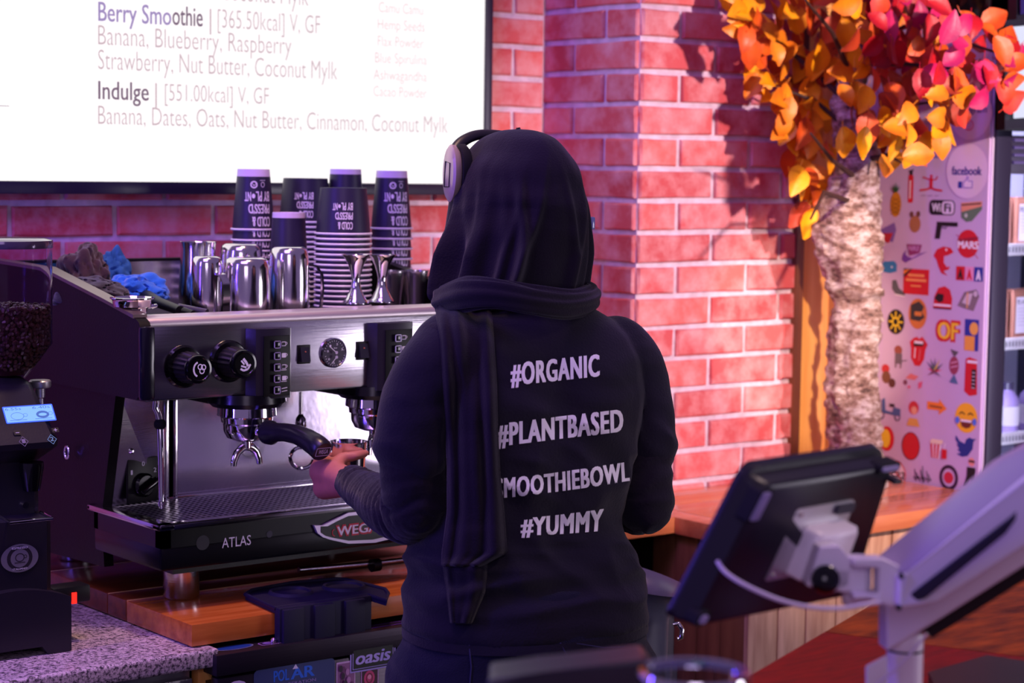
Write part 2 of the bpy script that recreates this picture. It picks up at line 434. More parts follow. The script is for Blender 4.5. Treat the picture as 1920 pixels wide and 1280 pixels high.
for a, b in zip(ys[1:], ys[2:]): wc2.box((1.594, a-.0014, CZ-.034), (2.458, a+.0014, CZ+.0003), mat('counter_seam', (226, 176, 130), .5))
wc2.build('seam_filler', None, wc)
# right-hand wood counter (L shaped), boards run along the wall
rc = thing('corner_worktop', 'pinkish orange wooden corner worktop below the brick pier', 'worktop', (3.2, 3.2, CZ))
MB().box((2.464, 3.150, CZ-.034), (2.934, 3.42, CZ), bev=.002).build('plank', wood_p, rc)
MB().box((2.935, 2.915, CZ-.036), (2.995, 3.42, CZ), bev=.002).build('plank', wood_p, rc)
MB().box((2.997, 2.915, CZ-.036), (3.745, 3.09, CZ), bev=.002).build('plank', wood_p, rc)
MB().box((2.997, 3.092, CZ-.036), (3.745, 3.27, CZ), bev=.002).build('plank', wood_p, rc)
MB().box((2.997, 3.272, CZ-.036), (3.745, 3.42, CZ), bev=.002).build('plank', wood_p, rc)
MB().box((2.464, 3.422, CZ-.036), (XC-.02, 3.745, CZ), bev=.002).build('plank', wood_p, rc)
# plank-clad base of the right counter
base = thing('plank_clad_counter_base', 'rustic counter base clad in upright boards, dark side and pale front', 'counter', (3.2, 3.1, 0))
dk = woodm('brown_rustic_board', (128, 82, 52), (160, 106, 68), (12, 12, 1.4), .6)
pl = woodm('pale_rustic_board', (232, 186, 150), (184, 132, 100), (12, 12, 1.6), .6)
MB().box((2.975, 2.975, .0), (3.74, 3.415, CZ-.04)).build('carcass', mat('dark_carcass', (24, 17, 14), .8), base)
y = 2.958
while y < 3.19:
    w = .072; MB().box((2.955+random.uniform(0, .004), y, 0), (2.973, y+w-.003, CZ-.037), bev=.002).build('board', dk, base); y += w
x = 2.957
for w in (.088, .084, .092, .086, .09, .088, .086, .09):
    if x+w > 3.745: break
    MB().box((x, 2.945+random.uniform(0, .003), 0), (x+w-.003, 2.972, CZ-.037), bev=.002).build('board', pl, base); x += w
b2 = thing('brown_board_cupboard_front', 'brown upright boards under the worktop behind the person', 'cupboard', (2.7, 3.2, 0))
x = 2.64
while x < 2.80:
    MB().box((x, 3.175, 0), (x+.078, 3.195, CZ-.037), bev=.002).build('board', dk, b2); x += .081

def granite_mat():
    m = bpy.data.materials.new('speckled_granite'); m.use_nodes = True; nt = m.node_tree; b = nt.nodes['Principled BSDF']; L = nt.links
    tc = nt.nodes.new('ShaderNodeTexCoord'); n = nt.nodes.new('ShaderNodeTexNoise'); n.inputs['Scale'].default_value = 170; n.inputs['Detail'].default_value = 5; n.inputs['Roughness'].default_value = .7
    L.new(tc.outputs['Object'], n.inputs['Vector']); r = nt.nodes.new('ShaderNodeValToRGB'); e = r.color_ramp.elements
    e[0].position = .40; e[0].color = (*lin((60, 52, 66)), 1); e[1].position = .56; e[1].color = (*lin((216, 196, 206)), 1)
    L.new(n.outputs['Fac'], r.inputs[0]); L.new(r.outputs[0], b.inputs['Base Color']); b.inputs['Roughness'].default_value = .3
    return m
gran = tag(MB().box((.45, 2.812, GZ-.03), (1.628, YW-.01, GZ), granite_mat(), .006, seg=3).build('granite_worktop'), 'pink-grey speckled granite worktop under the coffee grinder', 'worktop')
# ================================================================ ESPRESSO MACHINE
XM0, XM1 = 1.575, 2.32          # left and right ends
YP = 2.98                       # control panel plane
em = thing('espresso_machine', 'two-group steel and black espresso machine on the wood worktop', 'coffee machine', (1.95, 3.2, CZ))
side_paint = mat('brown_black_side_paint', (9, 6, 7), .38, bump=.06, bscale=250, spec=.25)
side_trim = mat('bronze_grey_trim', (120, 104, 98), .3, .6)
def side(x0, x1):
    mb = MB(); poly = [(2.985, 1.25), (2.968, 1.262), (2.966, 1.36), (2.975, 1.378), (2.992, 1.386), (3.33, 1.447), (3.56, 1.452), (3.56, 1.25)]
    mb.prism(poly, 'x', x0, x1, side_paint)
    return mb
s = side(XM0-.004, XM0+.016).build('side_panel', None, em)
mb = MB(); mb.loft([[(x, y, z) for x in (XM0-.007, XM0+.019) for z in ((z0, z0+.006) if x < XM0 else (z0+.006, z0))] for y, z0 in ((2.99, 1.384), (3.1, 1.405), (3.33, 1.446), (3.56, 1.451))], side_trim); mb.build('edge_trim', None, s)
cornerstrip = MB().box((XM0-.006, 2.962, 1.25), (XM0+.02, 2.976, 1.372), bev=.006).build('corner_strip', mat('blue_black_gloss', (20, 18, 30), .15), s)
s2 = side(XM1-.016, XM1+.004).build('side_panel', None, em)
# lower side cheeks (black, step inwards)
for x_ in (XM0+.016, XM1-.034):
    MB().prism([(3.095, 1.25), (3.15, 1.03), (3.14, .945), (3.5, .93), (3.5, 1.25)], 'x', x_, x_+.018, side_paint).build('lower_side', None, em)
MB().box((XM0+.03, 3.22, .965), (XM1-.03, 3.5, 1.24)).build('inner_body', blk_paint, em)
# control panel
MB().box((XM0+.014, YP, 1.247), (XM1-.014, YP+.012, 1.372), bev=.003).build('control_panel', steel_h, em)
rail_m = mat('satin_rail_steel', (226, 214, 214), .42, .9); mb = MB(); mb.tube([(XM0+.016, YP+.010, 1.3735), (XM1-.016, YP+.010, 1.3735)], .011, 16, rail_m); mb.box((XM0+.016, YP+.010, 1.372), (XM1-.016, YP+.07, 1.3845), rail_m)
mb.build('top_rail', None, em)
mb = MB().box((XM0+.016, YP+.012, 1.245), (XM1-.016, 3.28, 1.262), blk_paint).box((XM0+.016, YP+.07, 1.355), (XM1-.016, 3.545, 1.362), mat('cup_tray_dark', (60, 56, 62), .35, .8))
mb.build('cup_tray', None, em)
mb = MB().box((XM0+.016, 3.54, 1.26), (XM1-.016, 3.555, 1.447), mirror_steel).box((XM0+.012, 3.537, 1.447), (XM1-.012, 3.558, 1.453), blk, .002)
mb.build('back_rail', None, em)
# recessed splash panel, left cheek, pole trim
yr = 3.19
MB().box((1.745, yr, 1.03), (XM1-.03, yr+.01, 1.245)).build('splash_panel', mat('splash_steel', (200, 190, 206), .13, 1., bump=.05, bscale=26, var=.10, vscale=9), em)
mb = MB(); mb.loft([[(1.610, 3.115, 1.24), (1.715, 3.160, 1.24), (1.715, 3.175, 1.24), (1.610, 3.13, 1.24)], [(1.610, 3.156, 1.045), (1.715, 3.166, 1.045), (1.715, 3.18, 1.045), (1.610, 3.17, 1.045)]], steel)
ck = mb.build('cheek_plate', None, em, smooth=False)
MB().box((1.718, 3.168, 1.035), (1.733, 3.184, 1.245), bev=.004).build('corner_post', mirror_steel, em)
MB().box((1.742, 3.172, 1.035), (1.752, 3.19, 1.245), bev=.003).build('corner_post', mirror_steel, em)
# rotary mains switch on the cheek
sw = MB(); fr = Vector((1.632, 3.146, 1.088)); fe = Vector((1.704, 3.158, 1.088)); u = (fe-fr).normalized(); nn = Vector((u.y, -u.x, 0))
c0 = (fr+fe)/2+nn*.001
fl = Flat(c0, u, (0, .0, 1), n=nn, base=.001)
def plate(mb, c, u, n, w, h, t, m, bev=0.002):
    R = Matrix(((u.x, -n.x, 0, c.x), (u.y, -n.y, 0, c.y), (0, 0, 1, c.z), (0, 0, 0, 1)))
    mb.box((-w/2, -t, -h/2), (w/2, 0, h/2), m, bev, M=R); return R
R = plate(sw, c0, u, nn, .066, .078, .005, blk)
rot = sw.build('rotary_switch', None, em)
kb = MB(); kb.lathe([(0, 0), (.021, 0), (.021, .006), (.017, .010), (0, .010)], 24, blk_gloss, M=R @ Matrix.Translation((0, -.005, -.008)) @ Matrix.Rotation(PI/2, 4, 'X'))
kb.box((-.024, -.028, -.013), (.022, -.012, -.004), blk_gloss, .003, M=R @ Matrix.Rotation(math.radians(-28), 4, 'Y'))
kb.build('knob', None, rot)
f2 = Flat(c0+nn*.0052, u, (0, 0, 1), n=nn); f2.text('0', -.003, .025, .003, .033, white_ink, .01).text('1', -.027, .012, -.023, .020, white_ink, .01).text('2', .022, .012, .028, .020, white_ink, .01); f2.build('number_print', rot)
MB().lathe([(.005, 0), (.005, .003), (.002, .006), (0, .006)], 14, chrome, M=Matrix.Translation(Vector((1.642, 3.142, 1.142))+nn*.002) @ nn.to_track_quat('Z', 'Y').to_matrix().to_4x4()).build('screw', None, em)
# steam wand
q0 = at(292, 752, y=3.05); q1 = at(296, 776, y=3.05); q2 = at(300, 797, y=3.045); q3 = at(303, 940, y=3.03)
wand = MB().tube([q0+Vector((0, 0, .01)), q0, at(291, 765, y=3.05), q1, q2, at(302, 860, y=3.04), q3], [.0052, .0052, .0052, .0052, .0055, .0055, .0045], 12, chrome).tube([q3, q3-Vector((0, 0, .012))], [.0062, .005], 12, chrome).build('steam_wand', None, em)
MB().lathe([(0, -.009), (.007, -.008), (.0105, -.003), (.0105, .003), (.007, .008), (0, .009)], 16, rubber, M=Matrix.Translation(at(300, 795, y=3.045))).build('rubber_grip', None, wand)
# steam knobs
def steam_knob(px, py, icon):
    c = at(px, py, y=YP)
    R = Matrix.Translation(c) @ Matrix.Rotation(PI/2, 4, 'X')      # z axis -> -y (towards camera side)
    mb = MB(); mb.lathe([(0, 0), (.034, 0), (.036, .003), (.033, .007), (.024, .008), (0, .008)], 32, blk_gloss, M=R)
    k = mb.build('steam_knob', None, em)
    mb = MB(); n = 40; rings = []
    for z, r in ((.008, .0265), (.014, .027), (.040, .0245), (.044, .0235)):
        rings.append([R @ Vector(((r-(.0014 if (a % 2) else 0))*math.cos(2*PI*a/n), (r-(.0014 if (a % 2) else 0))*math.sin(2*PI*a/n), z)) for a in range(n)])
    mb.loft(rings, blk); mb.build('ribbed_grip', None, k, angle=20)
    mb = MB(); mb.lathe([(0, .044), (.0235, .044), (.0245, .050), (.0225, .054), (.019, .0545), (.018, .0535), (0, .0535)], 32, blk_gloss, M=R); mb.build('cap', None, k)
    f = Flat(c-Vector((0, .0537, 0)), (1, 0, 0), (0, 0, 1), n=(0, -1, 0))
    if icon == 'steam':
        P = [(-.010*math.cos(a)-.001, .012*math.sin(a)) for a in np.linspace(-1.2, 1.3, 10)]; f.line(P, .003, white_ink)
        for x, y, r in ((.001, .004, .005), (.007, .003, .005), (.004, -.003, .005)): f.ring(x, y, r, r, .0018, white_ink, 16)
    else:
        f.line([(-.008, -.008), (-.002, -.011), (.006, -.009), (.011, -.001)], .0035, white_ink).line([(-.007, -.003), (.003, -.006)], .003, white_ink).line([(-.003, .009), (.003, .002), (.006, -.004)], .0045, white_ink).line([(-.007, .006), (-.001, -.001)], .003, white_ink)
    f.build('icon_print', k)
    return k
steam_knob(344, 687, 'steam'); steam_knob(428, 677, 'tap')
# keypads
def keypad(px0, pyt, px1, pyb):
    a, b = at(px0, pyt, y=YP-.02), at(px1, pyb, y=YP-.02)
    mb = MB(); x0, x1, z0, z1 = a.x, b.x, b.z, a.z
    sl = (x1-x0)*.24
    mb.loft([[(x, YP+dy, z) for x, dy in ((x0-.006, .0), (x0+.002, -.020), (x0+sl, -.026), (x1-.004, -.026), (x1+.001, -.020), (x1+.001, .0))] for z in (z0, z1)], mat('keypad_shell', (40, 36, 46), .28))
    k = mb.build('keypad', None, em, angle=25)
    MB().box((x0+sl-.004, YP-.0275, z0+.004), (x1-.005, YP-.0255, z1-.012), bev=.0008).build('black_face', mat('keypad_face', (8, 8, 10), .4, spec=.3), k)
    bt = mat('clear_button', (170, 160, 190), .12, spec=.8)
    xc = x0+sl+.020; hh = (z1-z0-.022)/5
    f = Flat((0, YP-.0277, 0), (1, 0, 0), (0, 0, 1), n=(0, -1, 0))
    for i in range(5):
        zc = z1-.017-hh*(i+.5)
        m2 = MB().box((xc-.0065, YP-.0325, zc-.0065), (xc+.0065, YP-.027, zc+.0065), blk_gloss, .002)
        for e in ((xc-.0065, zc-.0065, xc+.0065, zc-.0052), (xc-.0065, zc+.0052, xc+.0065, zc+.0065), (xc-.0065, zc-.0065, xc-.0052, zc+.0065), (xc+.0052, zc-.0065, xc+.0065, zc+.0065)):
            m2.box((e[0], YP-.0333, e[1]), (e[2], YP-.0320, e[3]), bt)
        m2.build('button', None, k)
        x = xc+.0150
        if i < 4:
            f.ring(x+.0045, zc+.001, .003, .0025, .0009, white_ink, 12)
            f.rect(x-.004, zc-.0035, x+.0045, zc+.0042, white_ink, .0012)
            if i not in (1, 3): f.rect(x-.0038, zc-.0022, x+.0033, zc+.003, pc((10, 10, 12)), .0008)
            if i >= 2: f.line([(x-.006, zc-.0052), (x+.005, zc-.0052)], .001, white_ink)
        else: f.line([(x-.005, zc+.002), (x+.006, zc+.0035)], .0014, white_ink).line([(x-.005, zc-.003), (x+.006, zc-.0015)], .0012, white_ink)
    f.build('cup_symbols', k)
keypad(478, 617, 544, 744); keypad(706, 606, 772, 728)
def rocker(px, py):
    c = at(px, py, y=YP)
    r = MB().box((c.x-.0125, YP-.003, c.z-.0165), (c.x+.0125, YP+.002, c.z+.0165), blk, .0015).build('rocker_switch', None, em)
    MB().loft([[(c.x-.009, YP-.003, c.z-.0125), (c.x-.009, YP-.010, c.z-.0125), (c.x-.009, YP-.0045, c.z+.0125), (c.x-.009, YP-.003, c.z+.0125)], [(c.x+.009, YP-.003, c.z-.0125), (c.x+.009, YP-.010, c.z-.0125), (c.x+.009, YP-.0045, c.z+.0125), (c.x+.009, YP-.003, c.z+.0125)]], mat('rocker_black', (34, 32, 44), .25)).build('rocker', None, r)
    MB().box((c.x-.001, YP-.0075, c.z+.004), (c.x+.001, YP-.005, c.z+.006), pc((220, 120, 90))).build('pilot_dot', None, r)
rocker(569, 664); rocker(679, 657)
# pressure gauge
c = at(624, 661, y=YP); R = Matrix.Translation(c) @ Matrix.Rotation(PI/2, 4, 'X')
g = MB().lathe([(0, 0), (.0255, 0), (.0265, .004), (.0245, .005), (.0235, .003)], 40, chrome, M=R).build('pressure_gauge', None, em)
f = Flat(c-Vector((0, .003, 0)), (1, 0, 0), (0, 0, 1), n=(0, -1, 0))
f.ell(0, 0, .0237, .0237, (52, 46, 62), 40)
for cy, s_ in ((.002, 1), (-.006, -1)):
    for k in range(13):
        a = PI*.06+PI*.88*k/12; a = a*s_
        f.line([(.0195*math.cos(a), cy*.2+.0195*math.sin(a)), (.022*math.cos(a), cy*.2+.022*math.sin(a))], .0007, white_ink)
for t_, x, y in (('0', -.016, .004), ('1', -.011, .013), ('2', .003, .0155), ('3', .013, .006), ('0', -.014, -.010), ('5', -.004, -.017), ('10', .008, -.015)): f.text(t_, x-.0017, y-.0018, x+.0017, y+.0018, white_ink, .01)
f.text('bar', -.004, .008, .003, .0105, white_ink)
f.line([(.001, .001), (-.014, .013)], .0012, white_ink).line([(.001, -.007), (-.009, -.018)], .0012, white_ink).ell(.001, .001, .0028, .0028, (200, 190, 210)).ell(.001, -.007, .0028, .0028, (200, 190, 210))
f.build('dial', g)
# group heads
def group(px, py):
    c = at(px, py, y=3.0); zt = 1.247
    mb = MB(); mb.lathe([(0, zt-c.z), (.066, zt-c.z), (.068, zt-.016-c.z), (.060, zt-.024-c.z), (0, zt-.024-c.z)], 36, mat('group_cover', (16, 14, 22), .2), M=Matrix.Translation((c.x, 3.02, c.z)))
    mb.box((c.x-.05, 3.02, zt-.022), (c.x+.05, 3.17, zt), blk_paint)
    gh = mb.build('group_head', None, em)
    T = Matrix.Translation((c.x, 3.02, 0))
    MB().lathe([(0, zt-.024), (.050, zt-.024), (.051, zt-.040), (.045, zt-.043), (.044, zt-.052), (0, zt-.052)], 32, chrome, M=T).build('chrome_ring', None, gh)
    return c, gh
c1, gh1 = group(474, 765); c2_, gh2 = group(712, 748)
def portafilter(cx, name, ang, label, tip=True):
    # bowl under the ring, double spout, black handle towards the camera side
    pf = thing('portafilter', label, 'portafilter', (cx, 3.02, 1.19), ang)
    B = lambda mb, n_, p=pf: mb.build(n_, None, p, world_=False)
    B(MB().lathe([(0, .006), (.038, .006), (.041, .002), (.040, -.010), (.034, -.022), (.018, -.028), (0, -.028)], 28, chrome), 'basket_bowl')
    sp = MB().tube([(0, 0, -.026), (0, 0, -.040)], .008, 12, chrome)
    for s_ in (-1, 1):
        sp.tube([(0, 0, -.038), (s_*.010, 0, -.040), (s_*.020, 0, -.048), (s_*.026, 0, -.062), (s_*.027, 0, -.070)], [.007, .0075, .007, .0062, .0055], 10, chrome, flat=.8)
    B(sp, 'double_spout')
    h = MB(); P = [(0, -.038, -.006), (0, -.052, -.008)]
    h.tube([(0, -.036, -.006), (0, -.064, -.008)], [.010, .009], 12, chrome)
    pts = [(0, -.060, -.006), (0, -.064, -.006), (0, -.074, -.006), (0, -.087, -.004), (0, -.115, -.001), (0, -.15, -.001), (0, -.18, -.006), (0, -.205, -.013), (0, -.22, -.0195), (0, -.2235, -.0215)]
    rs = [.013, .021, .021, .0160, .0155, .0165, .018, .0195, .0195, .0170]
    h.tube(pts, rs, 20, mat('handle_black', (22, 20, 32), .3), flat=1.)
    hd = B(h, 'handle')
    d = (Vector(pts[-1])-Vector(pts[-3])).normalized(); c = Vector(pts[-1])+d*.0003
    u = Vector((1, 0, 0)); v = u.cross(d)*-1
    if v.z < 0: v = -v
    f = Flat(c, u, v, n=d)
    f.rect(-.0145, -.008, .0145, .008, (190, 180, 235), .002).rect(-.0132, -.0067, .0132, .0067, (20, 16, 40), .0015).text('WEGA', -.0095, -.0035, .0095, .0045, (190, 180, 235), .02)
    o = f.mb.build('handle_badge', None, hd, smooth=False, world_=False)
    return pf
portafilter(c1.x, 'a', math.radians(3), 'black-handled portafilter locked in the left group, handle pointing out')
portafilter(c2_.x, 'b', math.radians(40), 'portafilter in the second group, its chrome double spout half hidden by the person')
# hot water spigot
c = at(564, 745, y=3.06)
sg = MB().tube([c+Vector((0, 0, .01)), c-Vector((0, 0, .035))], .0035, 10, steel).lathe([(.004, 0), (.009, -.008), (.010, -.022), (.0085, -.026), (0, -.026)], 18, mat('dark_chrome', (120, 110, 125), .2, 1.), M=Matrix.Translation(c-Vector((0, 0, .030)))).build('water_spigot', None, em)
# drip tray
YF = 2.93
mb = MB()
zt = 1.049
mb.box((XM0+.012, YF, .971), (XM1-.012, YF+.24, zt-.038), mat('tray_front_black', (10, 9, 13), .24), .006)
mb.box((XM0+.012, YF, zt-.04), (XM1-.012, YF+.02, zt-.006), mat('tray_front_black', (10, 9, 13), .24)).box((XM0+.012, YF, zt-.04), (XM0+.03, YF+.24, zt-.006), mat('tray_front_black', (10, 9, 13), .24)).box((XM1-.03, YF, zt-.04), (XM1-.012, YF+.24, zt-.006), mat('tray_front_black', (10, 9, 13), .24)).box((XM0+.012, YF+.225, zt-.04), (XM1-.012, YF+.24, zt-.006), mat('tray_front_black', (10, 9, 13), .24))
tr = mb.build('tray_body', None, em)
mb = MB(); x0, x1, y0, y1 = XM0+.006, XM1-.006, YF-.006, 3.185
for a in ((x0, y0, x1, y0+.026), (x0, y1-.012, x1, y1), (x0, y0, x0+.03, y1), (x1-.03, y0, x1, y1)):
    mb.box((a[0], a[1], zt-.010), (a[2], a[3], zt), mirror_steel, .003)
mb.build('tray_rim', None, tr)
MB().box((x0+.02, y0+.02, zt-.036), (x1-.02, y1-.01, zt-.030)).build('tray_floor', blk, tr)
gr = MB(); gm = mat('perforated_steel', (190, 180, 200), .3, 1.)
xx = x0+.036
while xx < x1-.03: gr.box((xx, y0+.026, zt-.0045), (xx+.0046, y1-.012, zt-.0041), gm); xx += .0112
yy = y0+.03
while yy < y1-.014: gr.box((x0+.03, yy, zt-.0046), (x1-.03, yy+.0058, zt-.0042), gm); yy += .0150
tag(gr.build('drip_grate', None, tr, smooth=False), kind='stuff')
f = Flat((0, YF-.0002, 0), (1, 0, 0), (0, 0, 1), n=(0, -1, 0))
sil = mat('silver_print', (196, 180, 205), .35, .6)
a, b = at(416, 1025, y=YF), at(470, 1021, y=YF); f.text('ATLAS', a.x, (a.z+b.z)/2-.001, b.x, (a.z+b.z)/2+.016, sil); f.build('lettering', tr); f = Flat((0, YF-.0002, 0), (1, 0, 0), (0, 0, 1), n=(0, -1, 0))
a = at(380, 1017, y=YF); f.ell(a.x, a.z, .0125, .0125, (26, 24, 32)).build('round_plug', tr); f = Flat((0, YF-.0002, 0), (1, 0, 0), (0, 0, 1), n=(0, -1, 0)); a = at(505, 1001, y=YF); f.ell(a.x, a.z, .006, .006, (40, 36, 50))
f.build('round_plug', tr)
# maker badge
P = [at(x, y, y=YF) for x, y in ((586, 984), (602, 984), (626, 972), (650, 960), (700, 955), (742, 968), (742, 1006), (700, 1016), (650, 1018), (618, 1011), (602, 1006), (592, 998))]
bd = MB(); bd.prism([(p.x, p.z) for p in P], 'y', YF-.006, YF+.001, sil)
cx = sum(p.x for p in P)/len(P); czz = sum(p.z for p in P)/len(P)
bd.prism([(cx+(p.x-cx)*(.90 if i > 1 else .82), czz+(p.z-czz)*.80) for i, p in enumerate(P)], 'y', YF-.0068, YF-.005, mat('badge_black', (10, 8, 12), .3))
bo = bd.build('maker_badge', None, tr, smooth=False)
f = Flat((0, YF-.0070, 0), (1, 0, 0), (0, 0, 1), n=(0, -1, 0)); a, b = at(632, 1001, y=YF-.007), at(708, 994, y=YF-.007); z = (a.z+b.z)/2-.002
f.text('WEGA', a.x-.003, z-.003, b.x+.003, z+.019, (190, 30, 60), .06).text('WEGA', a.x, z, b.x, z+.016, (225, 215, 235), .02); f.line([(a.x-.006, z+.012), (a.x-.010, z+.010), (a.x-.010, z+.003), (a.x-.005, z)], .0014, (200, 30, 60)).build('badge_lettering', bo)
# legs
for x in (1.682, 2.24):
    for y_ in (3.035, 3.44):
        MB().lathe([(0, 0), (.029, 0), (.031, .003), (.031, .07), (0, .07)], 28, steel, M=Matrix.Translation((x, y_, CZ+.001))).build('leg', None, em)
MB().box((XM0+.05, 2.96, .958), (XM1-.05, 3.48, .975)).build('base_plate', blk_paint, em)
# drain pipe on front right, below the tray
MB().tube([at(560, 1068, y=3.0), at(700, 1056, y=3.0), at(785, 1046, y=3.0)], .005, 10, mirror_steel).tube([at(696, 1060, y=2.995), at(710, 1058, y=2.995)], .012, 12, blk).build('waste_pipe', None, em)
# second chrome loop: handle of the far spout under the handle tip
P = [at(566+22*math.cos(a), 858+20*math.sin(a), y=3.10) for a in np.linspace(0, 2*PI, 20, endpoint=False)]
P.append(P[0]); MB().tube(P, .0035, 8, chrome, caps=False).build('hanging_ring', None, em)

# ---------------------------------------------------------------- things on the machine's top
TZ = 1.3625
def zat(px, py, y): return at(px, py, y=y)
def pitcher(px, y, pxw, ytop, hand, label, ptop='closed', ybot=TZ):
    c = at(px, 585, y=y); top = at(px, ytop, y=y).z; d = (c-CAMP).dot(cf); r = pxw/2/CF*d*.98
    H = top-ybot
    p = thing('milk_pitcher', label, 'milk jug', (c.x, y, ybot), 0, 'steel milk jugs on the coffee machine')
    if ptop == 'closed':
        prof = [(r*1.0, 0), (r*1.01, H*.25), (r*1.0, H*.6), (r*.96, H*.82), (r*.93, H*.90), (r*.86, H*.965), (r*.72, H*.995), (r*.6, H), (0, H*.995)]
    else:
        prof = [(0, .001), (r*.96, .001), (r*1.0, .01), (r*1.02, H*.3), (r*.94, H*.7), (r*.92, H*.9), (r*.97, H), (r*.95, H*.995), (r*.90, H*.9), (r*.92, H*.7), (r*.98, H*.3), (r*.94, .012), (0, .008)]
    MB().lathe(prof, 40, mirror_steel).build('body', None, p, world_=False)
    if hand is not None:
        a = hand; dx, dy = math.cos(a), math.sin(a)
        pts = [(r*.93, H*.74), (r*1.35, H*.72), (r*1.62, H*.60), (r*1.66, H*.40), (r*1.58, H*.14), (r*1.3, H*.03), (r*1.12, H*.02)]
        hb = MB(); nv = Vector((-dy, dx, 0))
        rings = []
        for i, (rr, zz) in enumerate(pts):
            i0, i1 = max(i-1, 0), min(i+1, len(pts)-1); t = Vector((pts[i1][0]-pts[i0][0], pts[i1][1]-pts[i0][1])).normalized(); q = Vector((-t.y, t.x))*.0017
            rings.append([Vector((dx*(rr+s1*q.x), dy*(rr+s1*q.x), zz+s1*q.y))+nv*s2*.0085 for s1, s2 in ((-1, -1), (1, -1), (1, 1), (-1, 1))])
        hb.loft(rings, mirror_steel); hb.build('handle', None, p, world_=False)
    return p
pitcher(388, 3.14, 62, 480, math.radians(-75), 'front left steel milk jug upside down, its handle facing out')
pitcher(462, 3.12, 90, 482, None, 'widest plain steel milk jug upside down in the front row, no handle in view')
pitcher(542, 3.15, 78, 462, math.radians(-22), 'tall front steel milk jug upside down with handle at its right')
pitcher(371, 3.33, 72, 453, None, 'upright open steel milk jug standing behind the others at left', 'open')
pitcher(452, 3.30, 86, 456, None, 'upside down steel milk jug standing behind the two front jugs')

# paper cups: prototype per size, stacked upside down
cup_n = mat('navy_black_cup_card', (40, 33, 62), .42)
cup_w = mat('white_cup_rim', (236, 226, 240), .4)
cup_l = mat('pale_lilac_cup_base', (226, 208, 236), .45)
def bend(flat_mb, rt, rb, H, ang0):
    # map (u right, v up) flat coords to an upside-down cone: radius rb at bottom (rim) to rt at top
    for i, q in enumerate(flat_mb.v):
        z = q.z; r = rb+(rt-rb)*z/H+.0005-q.y; a = ang0+q.x/r
        flat_mb.v[i] = Vector((r*math.cos(a), r*math.sin(a), z))
def cup_proto(name, r, rt, H, text, label, group, base_band=True, big=False, ang=-PI/2):
    p = thing(name, label, 'cup', (0, 0, 0), 0, group)
    z1 = H*.88
    rz = lambda z: r+(rt-r)*z/H
    MB().lathe([(rz(.004)-.001, .004), (rz(z1), z1)] + ([] if base_band else [(rt, H), (rt-.002, H-.0005), (rt-.003, H-.008), (0, H-.008)]), 40, cup_n).build('sleeve', None, p, world_=False)
    if base_band: MB().lathe([(rz(z1)-.0002, z1), (rt, H), (rt-.002, H-.0005), (rt-.0035, H-.006), (0, H-.006)], 40, cup_l).build('base_band', None, p, world_=False)
    MB().lathe([(r-.001, .0005), (r+.001, .0), (r+.0022, .002), (r+.001, .0042), (r-.001, .004)], 40, cup_w).build('rim', None, p, world_=False)
    if text:
        f = Flat((0, 0, 0), (1, 0, 0), (0, 0, 1), n=(0, -1, 0), base=0, step=0)
        wI = cup_w
        # upside-down lettering: build upright then rotate by 180 in the plane
        s = H/.10
        def T(b, x0, y0, x1, y1, bold=.03): f.text(b, x0*s, y0*s, x1*s, y1*s, wI, bold)
        T('COLD &', -.022, .022, .010, .038); T('PRESS\'D', -.022, .0015, .016, .0175); T('BY PL', -.022, -.019, .003, -.003); T('NT', .011, -.018, .022, -.003); f.ell(.007*s, -.0115*s, .0028*s, .004*s, wI, 10)
        bm = bmesh.new(); me = f.mb.mesh('t', smooth=False); bm.from_mesh(me)
        for _ in range(2):
            bmesh.ops.triangulate(bm, faces=bm.faces[:]); ed = [e for e in bm.edges if e.calc_length() > .006]
            if ed: bmesh.ops.subdivide_edges(bm, edges=ed, cuts=1)
        bmesh.ops.triangulate(bm, faces=bm.faces[:])
        off = .045*s if not big else .050*s
        V = []
        for v in bm.verts: V.append(Vector((-v.co.x, v.co.y, off-v.co.z)))
        bm.verts.index_update()
        t = MB(); t.add(V, [[v.index for v in fc.verts] for fc in bm.faces], wI); bm.free()
        # small round emblem and leaf box near the base (drawn in final orientation)
        if base_band:
            g_ = Flat((0, 0, 0), (1, 0, 0), (0, 0, 1), n=(0, -1, 0), base=0, step=0)
            g_.ring(-.006*s, .075*s, .006*s, .006*s, .002*s, wI, 14).line([(-.009*s, .078*s), (-.006*s, .073*s), (-.002*s, .077*s)], .001, wI).ring(.009*s, .075*s, .0035*s, .0045*s, .001, wI, 12).line([(.004*s, .082*s), (.014*s, .082*s)], .0008, wI)
            t.add(g_.mb.v, g_.mb.f, wI)
        bend(t, rt, r, H, ang)
        t.build('cup_print', None, p, smooth=False, world_=False)
    return p
ORD = ['top', 'second', 'third', 'fourth', 'fifth', 'sixth', 'seventh', 'eighth', 'ninth', 'tenth', 'eleventh', 'twelfth', 'thirteenth', 'fourteenth', 'fifteenth', 'sixteenth', 'seventeenth', 'eighteenth', 'nineteenth', 'twentieth'] + ['lower']*20
def stack(proto, px, y, top_px, n, step, toplabel, midlabel, group):
    big_ = step < .012
    c = at(px, 500, y=y); H = proto['H']; top = at(px, top_px, y=y).z; z0 = top-H
    k = 0; first = True
    for i in range(n):
        z = z0-step*i
        if z < TZ+.0005: break
        o = copy_tree(proto)
        if i and big_:
            for ch in list(o.children):
                if ch.name.startswith('cup_print'): bpy.data.objects.remove(ch)
        o.location = (c.x, y, z); o['group'] = group
        o['label'] = toplabel if i == 0 else midlabel % ORD[i]
        o.rotation_euler = (0, 0, random.uniform(-.03, .03))
        k += 1
    return k, z0
pA = cup_proto('paper_cup', .0425, .031, .118, True, 'x', 'x', ang=-PI/2-.30); pA['H'] = .118
